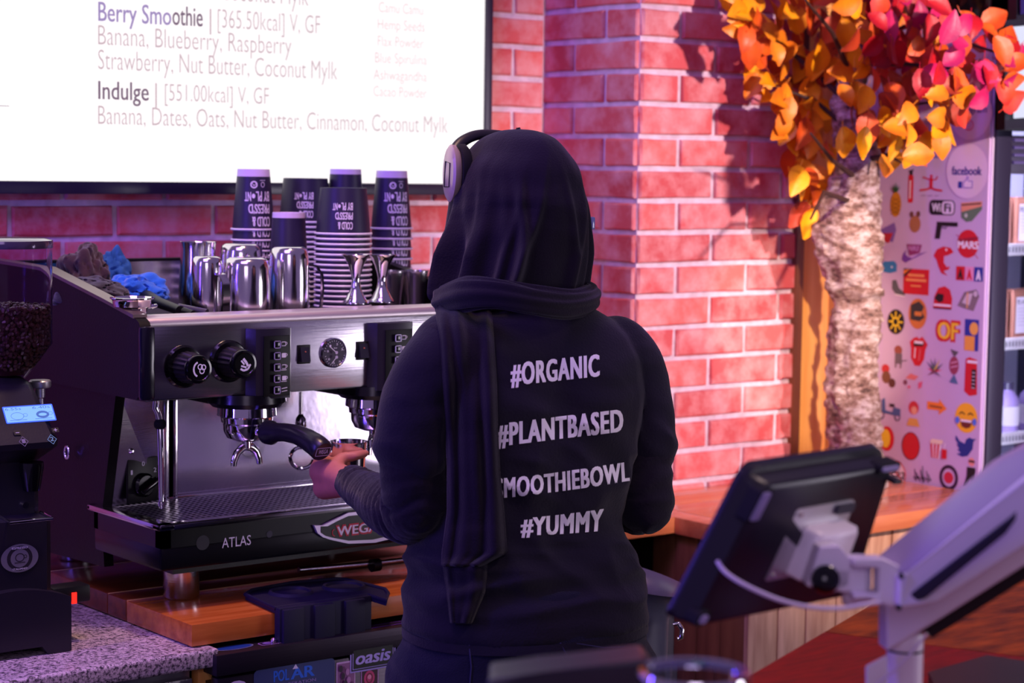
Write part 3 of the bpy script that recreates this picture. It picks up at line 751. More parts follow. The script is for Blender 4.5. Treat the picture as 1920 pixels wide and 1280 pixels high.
pB = cup_proto('paper_cup', .0535, .044, .088, True, 'x', 'x', base_band=False, big=True, ang=-PI/2-.62); pB['H'] = .088
pC = cup_proto('paper_cup', .037, .031, .085, False, 'x', 'x'); pC['H'] = .085
stack(pA, 475, 3.42, 317, 12, .0205, 'top paper cup of the leftmost tall stack, lilac base up', '%s paper cup from the top of the leftmost tall stack', 'paper cups in the leftmost tall stack')
stack(pB, 572, 3.45, 334, 30, .0098, 'top wide paper bowl of the rear stack, dark base up', '%s wide cup from the top of the rear stack behind the others', 'wide paper cups in the rear stack')
kk, zB = stack(pB, 643, 3.24, 352, 30, .0098, 'top wide dark cup of the big front stack with white lettering', '%s wide cup from the top of the big front stack, white rim showing', 'wide paper cups in the big front stack')
stack(pC, 541, 3.32, 398, 4, .02, 'plain dark paper cup with lilac base behind the steel jugs', '%s dark cup down in the short stack behind the steel jugs', 'plain cups behind the steel jugs')
stack(pA, 733, 3.40, 320, 14, .0205, 'top paper cup of the rightmost tall stack, lilac base up', '%s paper cup from the top of the rightmost tall stack', 'paper cups in the rightmost tall stack')
c = at(648, 340, y=3.24); o = copy_tree(pC); o.location = (c.x, 3.24, zB+.0885-.044); o['label'] = 'small paper cup with lilac base poking up from behind the big front stack'; o['group'] = 'single small cup'; o.location = (at(648, 340, y=3.42).x, 3.42, at(648, 317, y=3.42).z-.085)
# what the small cup stands on, hidden: more of the same
for i in range(1, 4):
    o = copy_tree(pC); o.location = (at(648, 340, y=3.42).x, 3.42, at(648, 317, y=3.42).z-.085-.018*i)
    if o.location.z < TZ: 
        for ch in list(o.children): bpy.data.objects.remove(ch)
        bpy.data.objects.remove(o); break
    o['label'] = '%s small cup down in the hidden stack behind the big front stack' % ORD[i]; o['group'] = 'small cups behind the big front stack'
def kill(o):
    for ch in list(o.children): kill(ch)
    bpy.data.objects.remove(o)
for p in (pA, pB, pC): kill(p)

# jiggers and shot cups
for i, (px, lb) in enumerate(((667, 'left hourglass-shaped steel jigger by the front edge'), (716, 'right hourglass-shaped steel jigger by the front edge'))):
    c = at(px, 560, y=3.10+.01*i); t = at(px, 478, y=3.10+.01*i).z; H = t-1.385; r = .0235
    j = thing('jigger', lb, 'jigger', (c.x, c.y, 1.386), 0, 'steel jiggers on the coffee machine')
    MB().lathe([(0, .001), (r*1.0, .0), (r*1.0, .003), (r*.8, H*.10), (r*.42, H*.30), (r*.32, H*.45), (r*.36, H*.56), (r*.6, H*.78), (r*.9, H*.93), (r*1.1, H*.985), (r*1.12, H), (r*1.04, H), (r*.8, H*.92), (r*.3, H*.62), (0, H*.6)], 32, chrome).build('double_cone', None, j, world_=False)
for px, y, lb in ((778, 3.20, 'small tapered steel cup at the right end beside the jiggers'), (733, 3.22, 'small tapered steel cup half hidden behind the right jigger')):
    c = at(px, 560, y=y); t = at(px, 507, y=y).z; H = t-TZ-.001
    j = thing('shot_cup', lb, 'cup', (c.x, c.y, TZ+.001), 0, 'small steel cups')
    MB().lathe([(0, .0), (.019, .0), (.020, .002), (.026, H*.82), (.0275, H*.86), (.0285, H), (.027, H), (.0255, H*.85), (.018, .004), (0, .004)], 32, steel).build('cup_wall', None, j, world_=False)
# filter basket, spare handles, cloths
c = at(248, 590, y=3.045)
fb = thing('filter_basket', 'round steel filter basket on the left end of the machine', 'filter basket', (c.x, 3.045, 1.3865), 0)
MB().lathe([(0, .002), (.020, .0), (.024, .003), (.0245, .010), (.031, .013), (.033, .022), (.0345, .0245), (.037, .026), (.037, .028), (.034, .0285), (.031, .024), (.026, .012), (0, .008)], 36, chrome, ).build('bowl', None, fb, world_=False)
MB().tube([(.024, -.01, .012), (.037, -.014, .014), (.036, 0, .010)], .003, 8, chrome).build('lug', None, fb, world_=False)
def rod(name, label, cat, pts, r, m): return tag(MB().tube(pts, r, 12, m).build(name, None), label, cat)
a = at(268, 562, y=3.22); rod('spare_portafilter', 'spare black portafilter handle lying behind the filter basket', 'handle', [at(275, 558, y=3.26), at(300, 568, y=3.19), at(338, 582, y=3.10)], [.014, .0095, .0085], blk)
rod('thermometer_tube', 'short grey tube lying in front of the milk jugs', 'tube', [at(335, 574, y=3.12), at(388, 586, y=3.07)], [.005, .0065], mat('grey_tube', (90, 84, 96), .3, .5))
rod('spoon_handle', 'thin dark rod lying beside the spare handle', 'utensil', [at(345, 583, y=3.09), at(362, 588, y=3.065)], [.007, .006], blk)
def cloth(name, label, px, py, y, sx, sy, sz, m, seed, pts=None):
    bm = bmesh.new(); bmesh.ops.create_icosphere(bm, subdivisions=5, radius=1)
    c = at(px, py, y=y)
    for v in bm.verts:
        q = v.co.copy(); n1 = noise.noise(q*1.4+Vector((seed, 0, 0))); n2 = noise.noise(q*3.1+Vector((0, seed, 0))); n3 = abs(noise.noise(q*2.2+Vector((seed, 3, 1))))
        k = 1+.35*n1+.16*n2-.45*(n3 < .06)*(.06-n3)/.06
        v.co = Vector((q.x*sx*k, q.y*sy*k, q.z*sz*k))+c
        v.co.z = max(v.co.z, TZ+.002+.004*abs(n1))
    bm.verts.index_update(); mb = MB().add([v.co.copy() for v in bm.verts], [[v.index for v in f.verts] for f in bm.faces], m); bm.free()
    return tag(mb.build(name, None, angle=80), label, 'cloth')
brown = mat('dark_brown_cloth', (62, 40, 40), .95, bump=.4, bscale=700, sheen=.3)
cloth('bar_cloth', 'dark brown folded cloth at the far left end of the machine top', 160, 520, 3.38, .045, .04, .06, brown, 3)
cloth('bar_towel', 'black-brown crumpled towel along the left side guard', 172, 552, 3.25, .05, .08, .028, mat('black_brown_cloth', (34, 24, 28), .95, bump=.4, bscale=700, sheen=.3), 8)
cloth('blue_cloth', 'bright blue microfibre cloth crumpled beside the steel jugs', 256, 545, 3.30, .062, .04, .030, mat('blue_microfibre', (28, 110, 214), .9, bump=.4, bscale=600, sheen=.4), 5)
cloth('blue_wipe', 'smaller blue wipe behind the crumpled blue cloth', 212, 520, 3.42, .034, .03, .05, mat('blue_wipe', (40, 96, 160), .9, bump=.3, bscale=600), 11)

# ================================================================ COFFEE GRINDER
GX, GY = 1.335, 3.10
gd = thing('coffee_grinder', 'black coffee grinder with blue lit display and bean hopper, far left', 'coffee grinder', (GX, GY, GZ))
gb = mat('grinder_black', (34, 31, 40), .32, bump=.04, bscale=300)
def gp(px, py, y): return at(px, py, y=y)
# base shell with arched front
y0 = 2.93
A = gp(0, 1185, y0); Bq = gp(134, 1172, y0)
xr = Bq.x; zt = gp(100, 1092, y0).z; xl = xr-.19
mb = MB(); prof = []
for k in range(13):
    t = k/12; x = xl+(xr-xl)*t; prof.append((x, zt-.006-.020*(2*t-1)**2))
front = [(xl, GZ+.001), (xl+.022, GZ+.001), (xl+.034, GZ+.014), (xr-.05, GZ+.014), (xr-.040, GZ+.001), (xr, GZ+.001)]+prof[::-1]
mb.prism(front, 'y', y0, y0+.28, gb); mb.build('base', None, gd, angle=50)
# body column
zc = gp(60, 985, y0).z
xb0, xb1 = gp(4, 850, y0+.03).x, gp(112, 850, y0+.03).x
mb = MB(); yb = y0+.02
rings = []
for z, x0_, x1_, ya in ((GZ+.05, xl+.02, xr-.012, yb+.005), (GZ+.10, xl+.03, xr-.020, yb), (gp(0, 985, y0).z, xl+.032, xr-.020, yb), (gp(0, 980, y0).z, xl+.032, xr-.024, yb+.035), (gp(0, 880, y0).z, xl+.034, xr-.024, yb+.035), (gp(0, 850, y0).z, xl+.034, xr-.009, yb-.002), (gp(0, 838, y0).z, xl+.034, xr-.008, yb-.004), (gp(0, 735, y0).z, xl+.04, xr-.026, yb+.055), (gp(0, 722, y0).z, xl+.045, xr-.034, yb+.075)):
    r_ = .012; rings.append([(x0_, ya+r_, z), (x0_+r_, ya, z), (x1_-r_, ya, z), (x1_, ya+r_, z), (x1_, y0+.22, z), (x1_-r_, y0+.23, z), (x0_+r_, y0+.23, z), (x0_, y0+.22, z)])
mb.loft(rings, gb); gbody = mb.build('housing', None, gd, angle=30)
# sloped display face between z(850) and z(735)
za, zb2 = gp(0, 838, y0).z, gp(0, 735, y0).z
pa = Vector((0, yb-.004, za)); pb = Vector((0, yb+.055, zb2)); vdir = (pb-pa).normalized(); nrm = Vector((1, 0, 0)).cross(vdir)
def face_pt(px, py):
    d = ray(px, py); t = (pa-CAMP).dot(nrm)/d.dot(nrm); return CAMP+d*t
f = Flat((0, pa.y, pa.z), (1, 0, 0), vdir, n=nrm, base=.0008)
def fu(px, py): q = face_pt(px, py); return q.x, (q-pa).dot(vdir)
scr = glow('display_blue_edge', (50, 90, 235), 1.6); scr2 = glow('display_blue', (120, 168, 255), 1.4)
a, b = fu(12, 795), fu(97, 757); f.rect(a[0], a[1], b[0], b[1], scr, .002).rect(a[0]+.002, a[1]+.002, b[0]-.002, b[1]-.002, scr2)
ink_d = glow('display_ink', (70, 110, 200), 1.)
m_ = (a[0]+b[0])/2; h_ = b[1]-a[1]; w_ = (b[0]-a[0])/2
for k, fill in ((0, 0), (1, 1)):
    x = a[0]+w_*(k+.5); z = a[1]+h_*.40
    f.ring(x, z, w_*.26, h_*.22, .0007 if not fill else .004, ink_d, 16).line([(x-w_*.34, z-h_*.24), (x+w_*.34, z-h_*.24)], .0008, ink_d).ring(x+w_*.32, z+.001, w_*.09, h_*.1, .0006, ink_d, 10)
f.text('6.55s', a[0]+.003, b[1]-h_*.26, a[0]+w_*.7, b[1]-h_*.12, ink_d).text('6.40s', a[0]+w_*1.15, b[1]-h_*.26, a[0]+w_*1.85, b[1]-h_*.12, ink_d)
f.build('display', gbody)
f = Flat((0, pa.y, pa.z), (1, 0, 0), vdir, n=nrm, base=.001); pale = pc((120, 116, 140)); lb = glow('button_light', (120, 150, 220), .8)
for (px, py), c_ in (((44, 828), pale), ((97, 824), lb)):
    q = fu(px, py); f.ring(q[0], q[1], .008, .009, .001, c_, 4).text('2' if c_ is lb else '1', q[0]-.003, q[1]-.003, q[0]+.003, q[1]+.004, c_)
for (px, py), t_ in (((32, 812), '-'), ((103, 807), '+')):
    q = fu(px, py); f.rect(q[0]-.006, q[1]-.004, q[0]+.006, q[1]+.004, (12, 12, 14), .001).line([(q[0]-.003, q[1]), (q[0]+.003, q[1])], .001, (200, 200, 215))
    if t_ == '+': f.line([(q[0], q[1]-.003), (q[0], q[1]+.003)], .001, (200, 200, 215))
f.build('buttons', gbody)
# spout and portafilter rest
q = gp(52, 905, yb+.03)
MB().lathe([(.013, 0), (.015, .01), (.019, .035), (.019, .045), (0, .045)], 20, blk_gloss, M=Matrix.Translation((q.x, yb+.016, q.z-.01))).build('spout', None, gbody)
a, b = gp(14, 978, yb), gp(92, 976, yb)
MB().tube([(a.x, yb+.03, a.z+.004), (a.x, yb-.01, a.z), (b.x, yb-.01, a.z), (b.x, yb+.03, a.z+.004)], .003, 8, chrome).lathe([(.0, 0), (.005, 0), (.005, .006), (0, .006)], 12, chrome, M=Matrix.Translation((q.x-.004, yb+.035, a.z+.018)) @ Matrix.Rotation(PI/2, 4, 'X')).build('portafilter_fork', None, gbody)
# oval badge
c = gp(37, 1046, yb-.002); fb_ = Flat((c.x, yb-.0015, c.z), (1, 0, 0), (0, 0, 1), n=(0, -1, 0))
bs = mat('silver_badge', (200, 196, 204), .3, .8)
fb_.ell(0, 0, .0315, .0225, bs, 32).ell(0, 0, .0215, .0195, (36, 32, 38), 28).ell(0, 0, .0155, .0145, bs, 24)
fb_.ring(0, .001, .008, .007, .0016, (40, 36, 42), 16).line([(-.009, -.007), (.009, -.007)], .0014, (40, 36, 42)).ring(.009, .002, .003, .003, .001, (40, 36, 42), 10)
fb_.text('ESPRESSO', -.013, .0148, .013, .0182, (220, 216, 222), .01).text('ITALIANO', -.012, -.0182, .012, -.0152, (220, 216, 222), .01); fb_.build('oval_badge', gbody)
# tamper post + plug on the right
c = gp(75, 735, 3.06)
MB().lathe([(.006, -.03), (.006, -.01), (.008, -.008), (.0085, .006), (.017, .008), (.018, .011), (.018, .018), (.016, .020), (0, .020)], 24, satin, M=Matrix.Translation(c)).build('adjusting_knob', None, gbody)
c = gp(135, 1110, 2.99); MB().box((xr-.012, c.y-.02, c.z-.014), (xr+.054, c.y+.02, c.z+.014), blk, .005, M=None).build('power_switch', None, gd)
MB().box((xr+.020, c.y-.0225, c.z-.014), (xr+.028, c.y-.019, c.z+.004), glow('switch_red', (255, 30, 20), 2.5)).build('switch_light', None, gd)
# hopper
hx = gp(90, 600, 3.06).x; hr = .078; hc = Vector((hx-hr, 3.06, 0)); zt = gp(60, 462, 3.06-.05).z; zb3 = gp(60, 640, 3.06).z; zn = gp(60, 716, 3.06).z
T = Matrix.Translation(hc)
glassm = mat('clear_hopper_plastic', (235, 225, 245), .04, spec=.5, trans=1., ior=1.08)
hp = MB().lathe([(.026, zn), (.045, zn+.022), (hr, zb3), (hr, zt), (hr-.0025, zt), (hr-.0025, zb3+.001), (.043, zn+.024), (.024, zn+.002)], 48, glassm, M=T).build('hopper', None, gd)
MB().lathe([(hr+.001, zt-.003), (hr+.002, zt+.004), (hr+.001, zt+.009), (hr-.010, zt+.012), (0, zt+.012), (0, zt+.006), (hr-.006, zt)], 48, mat('smoked_lid', (84, 74, 96), .12, .5), M=T).build('lid', None, hp)
MB().lathe([(0, zn-.02), (.034, zn-.02), (.036, zn+.004), (.030, zn+.008), (0, zn+.008)], 32, blk_gloss, M=T).build('hopper_collar', None, hp)
beans = MB(); bmn = mat('roasted_coffee_beans', (70, 38, 30), .35, var=.3, vscale=90)
hb_ = gp(60, 572, 3.06).z
random.seed(3)
def bean(c, a, b):
    R_ = Matrix.Translation(c) @ Matrix.Rotation(a, 4, 'Z') @ Matrix.Rotation(b, 4, 'X')
    beans.lathe([(0, -.0052), (.0032, -.0036), (.0040, 0), (.0032, .0036), (0, .0052)], 6, bmn, M=R_)
z = zn+.03
beans.lathe([(0, zn+.012), (.034, zn+.016), (.040, zn+.024), (hr-.009, zb3+.004), (hr-.009, hb_-.010), (0, hb_)], 24, bmn, M=T)
while z < hb_:
    rr = hr-.0068 if z > zb3 else .043+(hr-.0068-.043)*max(0, (z-zn-.024))/(zb3-zn-.024)
    n = int(2*PI*rr/.0072)
    for k in range(n):
        a = 2*PI*(k+random.random()*.8)/n
        if math.sin(a-.55) > .45: continue
        bean(hc+Vector((rr*math.cos(a), rr*math.sin(a), z+random.uniform(-.002, .002))), random.uniform(0, 6), random.uniform(0, 3))
    z += .0062
for k in range(260):
    a = random.uniform(0, 2*PI); rr = (hr-.008)*math.sqrt(random.random()); bean(hc+Vector((rr*math.cos(a), rr*math.sin(a), hb_+.004*random.random()-.008*rr/hr)), random.uniform(0, 6), random.uniform(0, 3))
bo = beans.build('coffee_beans', None); tag(bo, 'roasted coffee beans filling the lower half of the hopper', 'coffee beans', kind='stuff')
random.seed(11)
# ring pull on the machine side
c = at(137, 847, x=XM0+.016)
MB().tube([c+Vector((-.012, .008*math.cos(a), .011*math.sin(a))) for a in np.linspace(0, 2*PI, 14)], .002, 8, chrome).build('hook', None, em)

# ================================================================ TAMPING MAT, UNDERCOUNTER FRIDGE
mm = mat('navy_rubber', (30, 26, 52), .62, spec=.3)
tm = thing('tamping_mat', 'dark navy rubber tamping mat hooked over the worktop edge', 'tamping mat', (1.88, 2.88, CZ))
P = [at(x, y, z=CZ+.012) for x, y in ((460, 1112), (472, 1104), (548, 1090), (630, 1083), (650, 1084), (722, 1102), (728, 1110), (724, 1124))]
xs0 = at(522, 1140, z=CZ+.012); xs1 = P[-1]
poly = [(p.x, p.y) for p in P]+[(xs1.x, 2.83), (xs0.x, 2.83)]
mb = MB(); mb.prism(poly, 'z', CZ+.0015, CZ+.009, mm)
mt_ = mb.build('mat_slab', None, tm)
rim = [(q[0], q[1], CZ+.010) for q in poly]; rim.append(rim[0]); MB().tube(rim, .0035, 8, mm).build('raised_border', None, tm)
for px, py, r in ((545, 1108, .036), (645, 1098, .036)):
    c = at(px, py+2, z=CZ+.01); MB().lathe([(r-.005, 0), (r-.004, .0045), (r, .005), (r+.003, 0)], 36, mm, M=Matrix.Translation((c.x, c.y, CZ+.009))).build('tamper_ring', None, tm)
mb = MB().box((xs0.x, 2.815, CZ-.050), (xs1.x, 2.832, CZ+.012), mm, .003)
x = xs0.x+.006
wl = (xs1.x-xs0.x)
for k in range(3): mb.box((xs0.x+wl*(k+.06)/3, 2.808, CZ-.049), (xs0.x+wl*(k+.72)/3, 2.817, CZ+.010), mm, .003)
mb.build('front_lip', None, tm)

fz = .845
fy = at(408, 1227, z=fz).y; fx = at(408, 1227, z=fz).x
fy = 2.80; 
ufx = at(406, 1225, y=fy).x; fz = at(406, 1228, y=fy).z
uf = thing('undercounter_fridge', 'dark steel undercounter fridge covered in stickers, below the worktop', 'fridge', (2.0, 3.1, 0))
ufm = mat('dark_fridge_steel', (64, 56, 66), .32, .75, bump=.05, bscale=10, stretch=(1, 1, 30))
MB().box((ufx+.004, fy+.012, .08), (2.62, 3.6, fz-.05), blk_paint).box((ufx, fy, fz-.036), (2.62, 3.6, fz-.001), ufm, .002).build('body', None, uf)
dd_ = MB().box((ufx+.003, fy+.002, .10), (ufx+.50, fy+.024, fz-.040), ufm, .003).build('door', None, uf)
MB().box((ufx+.503, fy+.002, .10), (2.615, fy+.024, fz-.040), ufm, .003).build('door', None, uf)
for x in (ufx+.06, 2.5):
    for y_ in (fy+.06, 3.5): MB().lathe([(0, 0), (.018, 0), (.018, .083), (0, .083)], 16, steel, M=Matrix.Translation((x, y_, 0))).build('foot', None, uf)
Y0 = fy+.001
def fr2(px, py): q = at(px, py, y=Y0); return q.x, q.z
f = Flat((0, Y0+.0005, 0), (1, 0, 0), (0, 0, 1), n=(0, -1, 0))
a = fr2(476, 1262); b = fr2(628, 1238); f.rect(a[0], a[1]-.12, b[0], a[1]+.004, (46, 56, 108), .008)
a = fr2(513, 1278); b = fr2(590, 1250); zb_p = a[1]
f.text('POL', a[0], zb_p-.001, a[0]+.030, zb_p+.018, (30, 100, 215), .03).text('AR', a[0]+.0325, zb_p-.001, b[0]-.0, zb_p+.018, (30, 100, 215), .03)
f.poly([(a[0]+.036, zb_p+.016), (a[0]+.042, zb_p+.024), (a[0]+.047, zb_p+.016)], (215, 205, 235))
f.text('REFRIGERATION', a[0]-.002, zb_p-.010, b[0]+.002, zb_p-.005, (150, 130, 190), .005)
f.build('maker_sticker', dd_)
# portrait sticker strips beside it: generic abstract pictures
f = Flat((0, Y0+.0006, 0), (1, 0, 0), (0, 0, 1), n=(0, -1, 0))
a = fr2(631, 1239); b = fr2(664, 1300)
f.rect(a[0], a[1]-.13, a[0]+.038, a[1]-.003, (214, 170, 214)).rect(a[0]+.002, a[1]-.12, a[0]+.036, a[1]-.006, (150, 92, 140))
for k in range(14): f.ell(a[0]+.006+.026*random.random(), a[1]-.012-.05*random.random(), .004, .006, random.choice(((50, 20, 50), (190, 130, 180), (110, 50, 100))), 8)
f.build('picture_sticker', dd_); f = Flat((0, Y0+.0006, 0), (1, 0, 0), (0, 0, 1), n=(0, -1, 0))
a = fr2(676, 1256)
f.rect(a[0]+.001, a[1]-.12, a[0]+.037, a[1], (196, 140, 205)).rect(a[0]+.003, a[1]-.12, a[0]+.035, a[1]-.003, (60, 14, 40)).ell(a[0]+.018, a[1]-.016, .011, .013, (210, 60, 120), 18).ring(a[0]+.018, a[1]-.016, .007, .009, .002, (120, 20, 60), 14).ell(a[0]+.018, a[1]-.014, .004, .004, (240, 150, 180), 12)
f.build('picture_sticker', dd_); f = Flat((0, Y0+.0006, 0), (1, 0, 0), (0, 0, 1), n=(0, -1, 0))
a = fr2(726, 1232); f.rect(a[0], a[1]-.12, a[0]+.05, a[1], (20, 14, 30)); 
for k in range(4): f.line([(a[0]+.002+.009*k, a[1]-.05), (a[0]+.010+.009*k, a[1]-.008)], .003, (165, 140, 225))
f.build('striped_sticker', dd_); f = Flat((0, Y0+.0006, 0), (1, 0, 0), (0, 0, 1), n=(0, -1, 0))
a = fr2(440, 1290); f.ell(a[0]+.004, a[1]-.004, .022, .016, (216, 196, 236), 14)
f.build('picture_sticker', dd_)
f = Flat((0, Y0-.0002, 0), (1, 0, 0), (0, 0, 1), n=(0, -1, 0))
a, b = fr2(656, 1262), fr2(741, 1250); a2 = fr2(656, 1215); w = b[0]-a[0]; z0 = a[1]; z1 = a2[1]+.001
sk = .0
f.rect(a[0], z0, b[0], z1, (172, 150, 235)).rect(a[0]+.0025, z0+.0025, b[0]-.0025, z1-.0025, (10, 8, 16)).rect(a[0]+.0048, z0+.0048, b[0]-.0048, z1-.0048, (172, 150, 235)).rect(a[0]+.0062, z0+.0062, b[0]-.0062, z1-.0062, (8, 6, 12))
f.text('oasis', a[0]+.0105, z0+.0125, b[0]-.0105, z1-.0105, (188, 168, 245), .03, .2); f.build('band_sticker', dd_)
# stickers on its top
f = Flat((0, 0, fz-.0008), (1, 0, 0), (0, 1, 0), n=(0, 0, 1))
q = lambda px, py: (lambda w: (w.x, w.y))(at(px, py, z=fz))
a = q(442, 1214); f.ell(a[0], a[1]+.006, .036, .015, (110, 110, 140), 24).ell(a[0], a[1]+.006, .033, .0125, (16, 56, 130), 24).build('top_sticker', uf); f = Flat((0, 0, fz-.0008), (1, 0, 0), (0, 1, 0), n=(0, 0, 1))
a = q(490, 1209); f.rect(a[0], a[1]-.004, a[0]+.085, a[1]+.016, (150, 110, 170), .006).rect(a[0]+.002, a[1]-.002, a[0]+.083, a[1]+.014, (40, 16, 44), .005).line([(a[0]+.03, a[1]+.006), (a[0]+.078, a[1]+.006)], .005, (130, 40, 100)).ell(a[0]+.014, a[1]+.006, .008, .006, (120, 90, 170), 14); f.build('top_sticker', uf); f = Flat((0, 0, fz-.0008), (1, 0, 0), (0, 1, 0), n=(0, 0, 1))
a = q(592, 1193); f.rect(a[0], a[1]-.002, a[0]+.072, a[1]+.018, (130, 100, 210), .008).rect(a[0]+.002, a[1], a[0]+.036, a[1]+.016, (14, 10, 30), .006).text('Wi', a[0]+.010, a[1]+.003, a[0]+.032, a[1]+.013, (140, 120, 230), .02).text('Fi', a[0]+.044, a[1]+.003, a[0]+.062, a[1]+.013, (20, 16, 50), .02); f.build('top_sticker', uf); f = Flat((0, 0, fz-.0008), (1, 0, 0), (0, 1, 0), n=(0, 0, 1))
a = q(668, 1181); f.rect(a[0], a[1]-.002, a[0]+.12, a[1]+.016, (120, 60, 190), .002).rect(a[0]+.002, a[1], a[0]+.118, a[1]+.014, (30, 10, 50))
f.build('top_sticker', uf)
MB().lathe([(0, 0), (.006, 0), (.006, .004), (.003, .007), (0, .007)], 14, chrome, M=Matrix.Translation((at(513, 1203, z=fz).x, at(513, 1203, z=fz).y, fz))).build('screw', None, uf)
# steel drawer unit under the granite
du = thing('steel_drawer_unit', 'grey steel drawer unit under the granite worktop', 'drawer unit', (1.1, 3.1, 0))
MB().box((.5, 2.86, 0), (1.60, 3.7, GZ-.032), satin).build('body', None, du)
d1 = MB().box((.52, 2.842, .60), (1.596, 2.862, GZ-.050), satin, .003).build('drawer', None, du)
MB().box((.54, 2.828, GZ-.075), (1.58, 2.843, GZ-.056), satin, .003).build('handle', None, d1)
MB().box((.52, 2.842, .3), (1.596, 2.862, .59), satin, .003).build('drawer', None, du)
tag(MB().box((1.606, 2.842, 0), (1.632, 2.865, GZ-.032), plank_m, .002).build('pine_leg'), 'pale pine upright between the drawer unit and the sticker fridge', 'post')
# ================================================================ THE PERSON
PHI = .21
ex = Vector((math.cos(PHI), -math.sin(PHI), 0)); ey = Vector((math.sin(PHI), math.cos(PHI), 0))
cph = Vector((cf.x, cf.y, 0)).normalized()
DB = 3.06
pc0 = at(985, 1000, d=DB)
person = thing('person', 'person seen from behind in black headscarf and black T-shirt, working at the coffee machine', 'person', (pc0.x, pc0.y, 0))
skin_m = mat('skin', (196, 120, 104), .5, spec=.4, var=.06, vscale=30)
def cloth_mat(name, c, br=.22, sc=260):
    m = mat(name, c, .92, bump=br, bscale=sc, sheen=.14, spec=.2)
    nt = m.node_tree; b2 = [n for n in nt.nodes if n.type == 'BUMP'][0]; mp = [n for n in nt.nodes if n.type == 'MAPPING'][0]
    mp2 = nt.nodes.new('ShaderNodeMapping'); mp2.inputs['Scale'].default_value = (5, 5, 13); mp2.inputs['Rotation'].default_value = (.5, .3, 0)
    tc = [n for n in nt.nodes if n.type == 'TEX_COORD'][0]; nt.links.new(tc.outputs['Object'], mp2.inputs[0])
    n3 = nt.nodes.new('ShaderNodeTexNoise'); n3.inputs['Scale'].default_value = 1.0; n3.inputs['Detail'].default_value = 1.5; n3.inputs['Distortion'].default_value = .35
    nt.links.new(mp2.outputs[0], n3.inputs['Vector']); b3 = nt.nodes.new('ShaderNodeBump'); b3.inputs['Strength'].default_value = .55; b3.inputs['Distance'].default_value = .035
    nt.links.new(n3.outputs['Fac'], b3.inputs['Height']); nt.links.new(b3.outputs[0], b2.inputs['Normal'])
    return m
shirt_m = cloth_mat('black_navy_jersey', (24, 20, 36)); sleeve_m = cloth_mat('black_sleeve_jersey', (25, 19, 33)); hijab_m = cloth_mat('black_scarf_jersey', (22, 16, 30), .25, 340); jeans_m = cloth_mat('dark_navy_denim', (18, 18, 40), .4, 500)

def ring_px(py, xl, xr, b, d, n=48, phi=PHI, e=2.2):
    mid = at((xl+xr)/2, py, d=d); w = (xr-xl)/2/CF*d
    ang = CY-phi; a = math.sqrt(max(w*w-(b*math.sin(ang))**2, 1e-5))/math.cos(ang)
    x_, y_ = Vector((math.cos(phi), -math.sin(phi), 0)), Vector((math.sin(phi), math.cos(phi), 0))
    out = []
    for k in range(n):
        t = 2*PI*k/n; c, s_ = math.cos(t), math.sin(t)
        out.append(mid + x_*a*math.copysign(abs(c)**(2/e), c) + y_*b*math.copysign(abs(s_)**(2/e), s_))
    return out, mid, a
def blob(mb, p, r):
    bm = bmesh.new(); bmesh.ops.create_icosphere(bm, subdivisions=3, radius=1)
    for v in bm.verts: v.co = Vector((v.co.x*r[0], v.co.y*r[1], v.co.z*r[2]))
    bm.verts.index_update(); mb.add([v.co+p for v in bm.verts], [[v.index for v in f.verts] for f in bm.faces]); bm.free()
def limb(mb, pts, n=20):          # pts (point, radius): dense rounded tube
    P = [Vector(p) for p, r in pts]; R_ = [r for p, r in pts]
    Q, S = [], []
    for i in range(len(P)-1):
        p0, p1, p2, p3 = P[max(i-1, 0)], P[i], P[i+1], P[min(i+2, len(P)-1)]
        for k in range(6):
            t = k/6; Q.append(.5*((2*p1)+(p2-p0)*t+(2*p0-5*p1+4*p2-p3)*t*t+(3*p1-p0-3*p2+p3)*t**3)); S.append(R_[i]+(R_[i+1]-R_[i])*t)
    Q.append(P[-1]); S.append(R_[-1])
    mb.tube(Q, S, n)
    blob(mb, Q[0], (S[0]*.98,)*3); blob(mb, Q[-1], (S[-1]*.98,)*3)

TORSO = [(566, 945, 1065, .060), (582, 905, 1110, .075), (600, 858, 1138, .088), (630, 815, 1176, .100), (670, 795, 1195, .112), (740, 790, 1200, .120), (820, 796, 1186, .122), (900, 800, 1168, .118), (970, 798, 1160, .112), (1010, 792, 1163, .110), (1050, 782, 1178, .116), (1100, 771, 1198, .130), (1140, 765, 1209, .140), (1172, 762, 1212, .143)]
def torso(mb, shrink=0., rows=TORSO, extra=None):
    rings = []
    for py, xl, xr, b in rows:
        o, m_, a = ring_px(py, xl+shrink*1250, xr-shrink*1250, b-shrink, DB)
        rings.append(o)
    if extra: rings += extra
    mb.loft(rings)
ARM_R = [(1146, 660, 3.11, .055), (1178, 692, 3.13, .0545), (1196, 752, 3.13, .0495), (1205, 825, 3.12, .0465), (1209, 900, 3.105, .044), (1207, 948, 3.10, .042)]
FORE_R = [(1207, 948, 3.10, .042), (1190, 948, 3.17, .040), (1160, 930, 3.27, .033), (1130, 905, 3.36, .027), (1118, 898, 3.39, .025)]
ARM_L = [(846, 662, 2.98, .058), (812, 698, 2.965, .0555), (786, 745, 2.96, .052), (776, 820, 2.96, .0505), (778, 900, 2.97, .049), (784, 945, 2.985, .049)]
FORE_L = [(784, 945, 2.985, .049), (764, 955, 3.03, .049), (728, 945, 3.09, .045), (694, 925, 3.19, .035), (666, 908, 3.275, .0270), (657, 903, 3.30, .0245)]
A3 = lambda L_: [(at(x, y, d=d), r) for x, y, d, r in L_]
hips = at(985, 1200, d=DB)
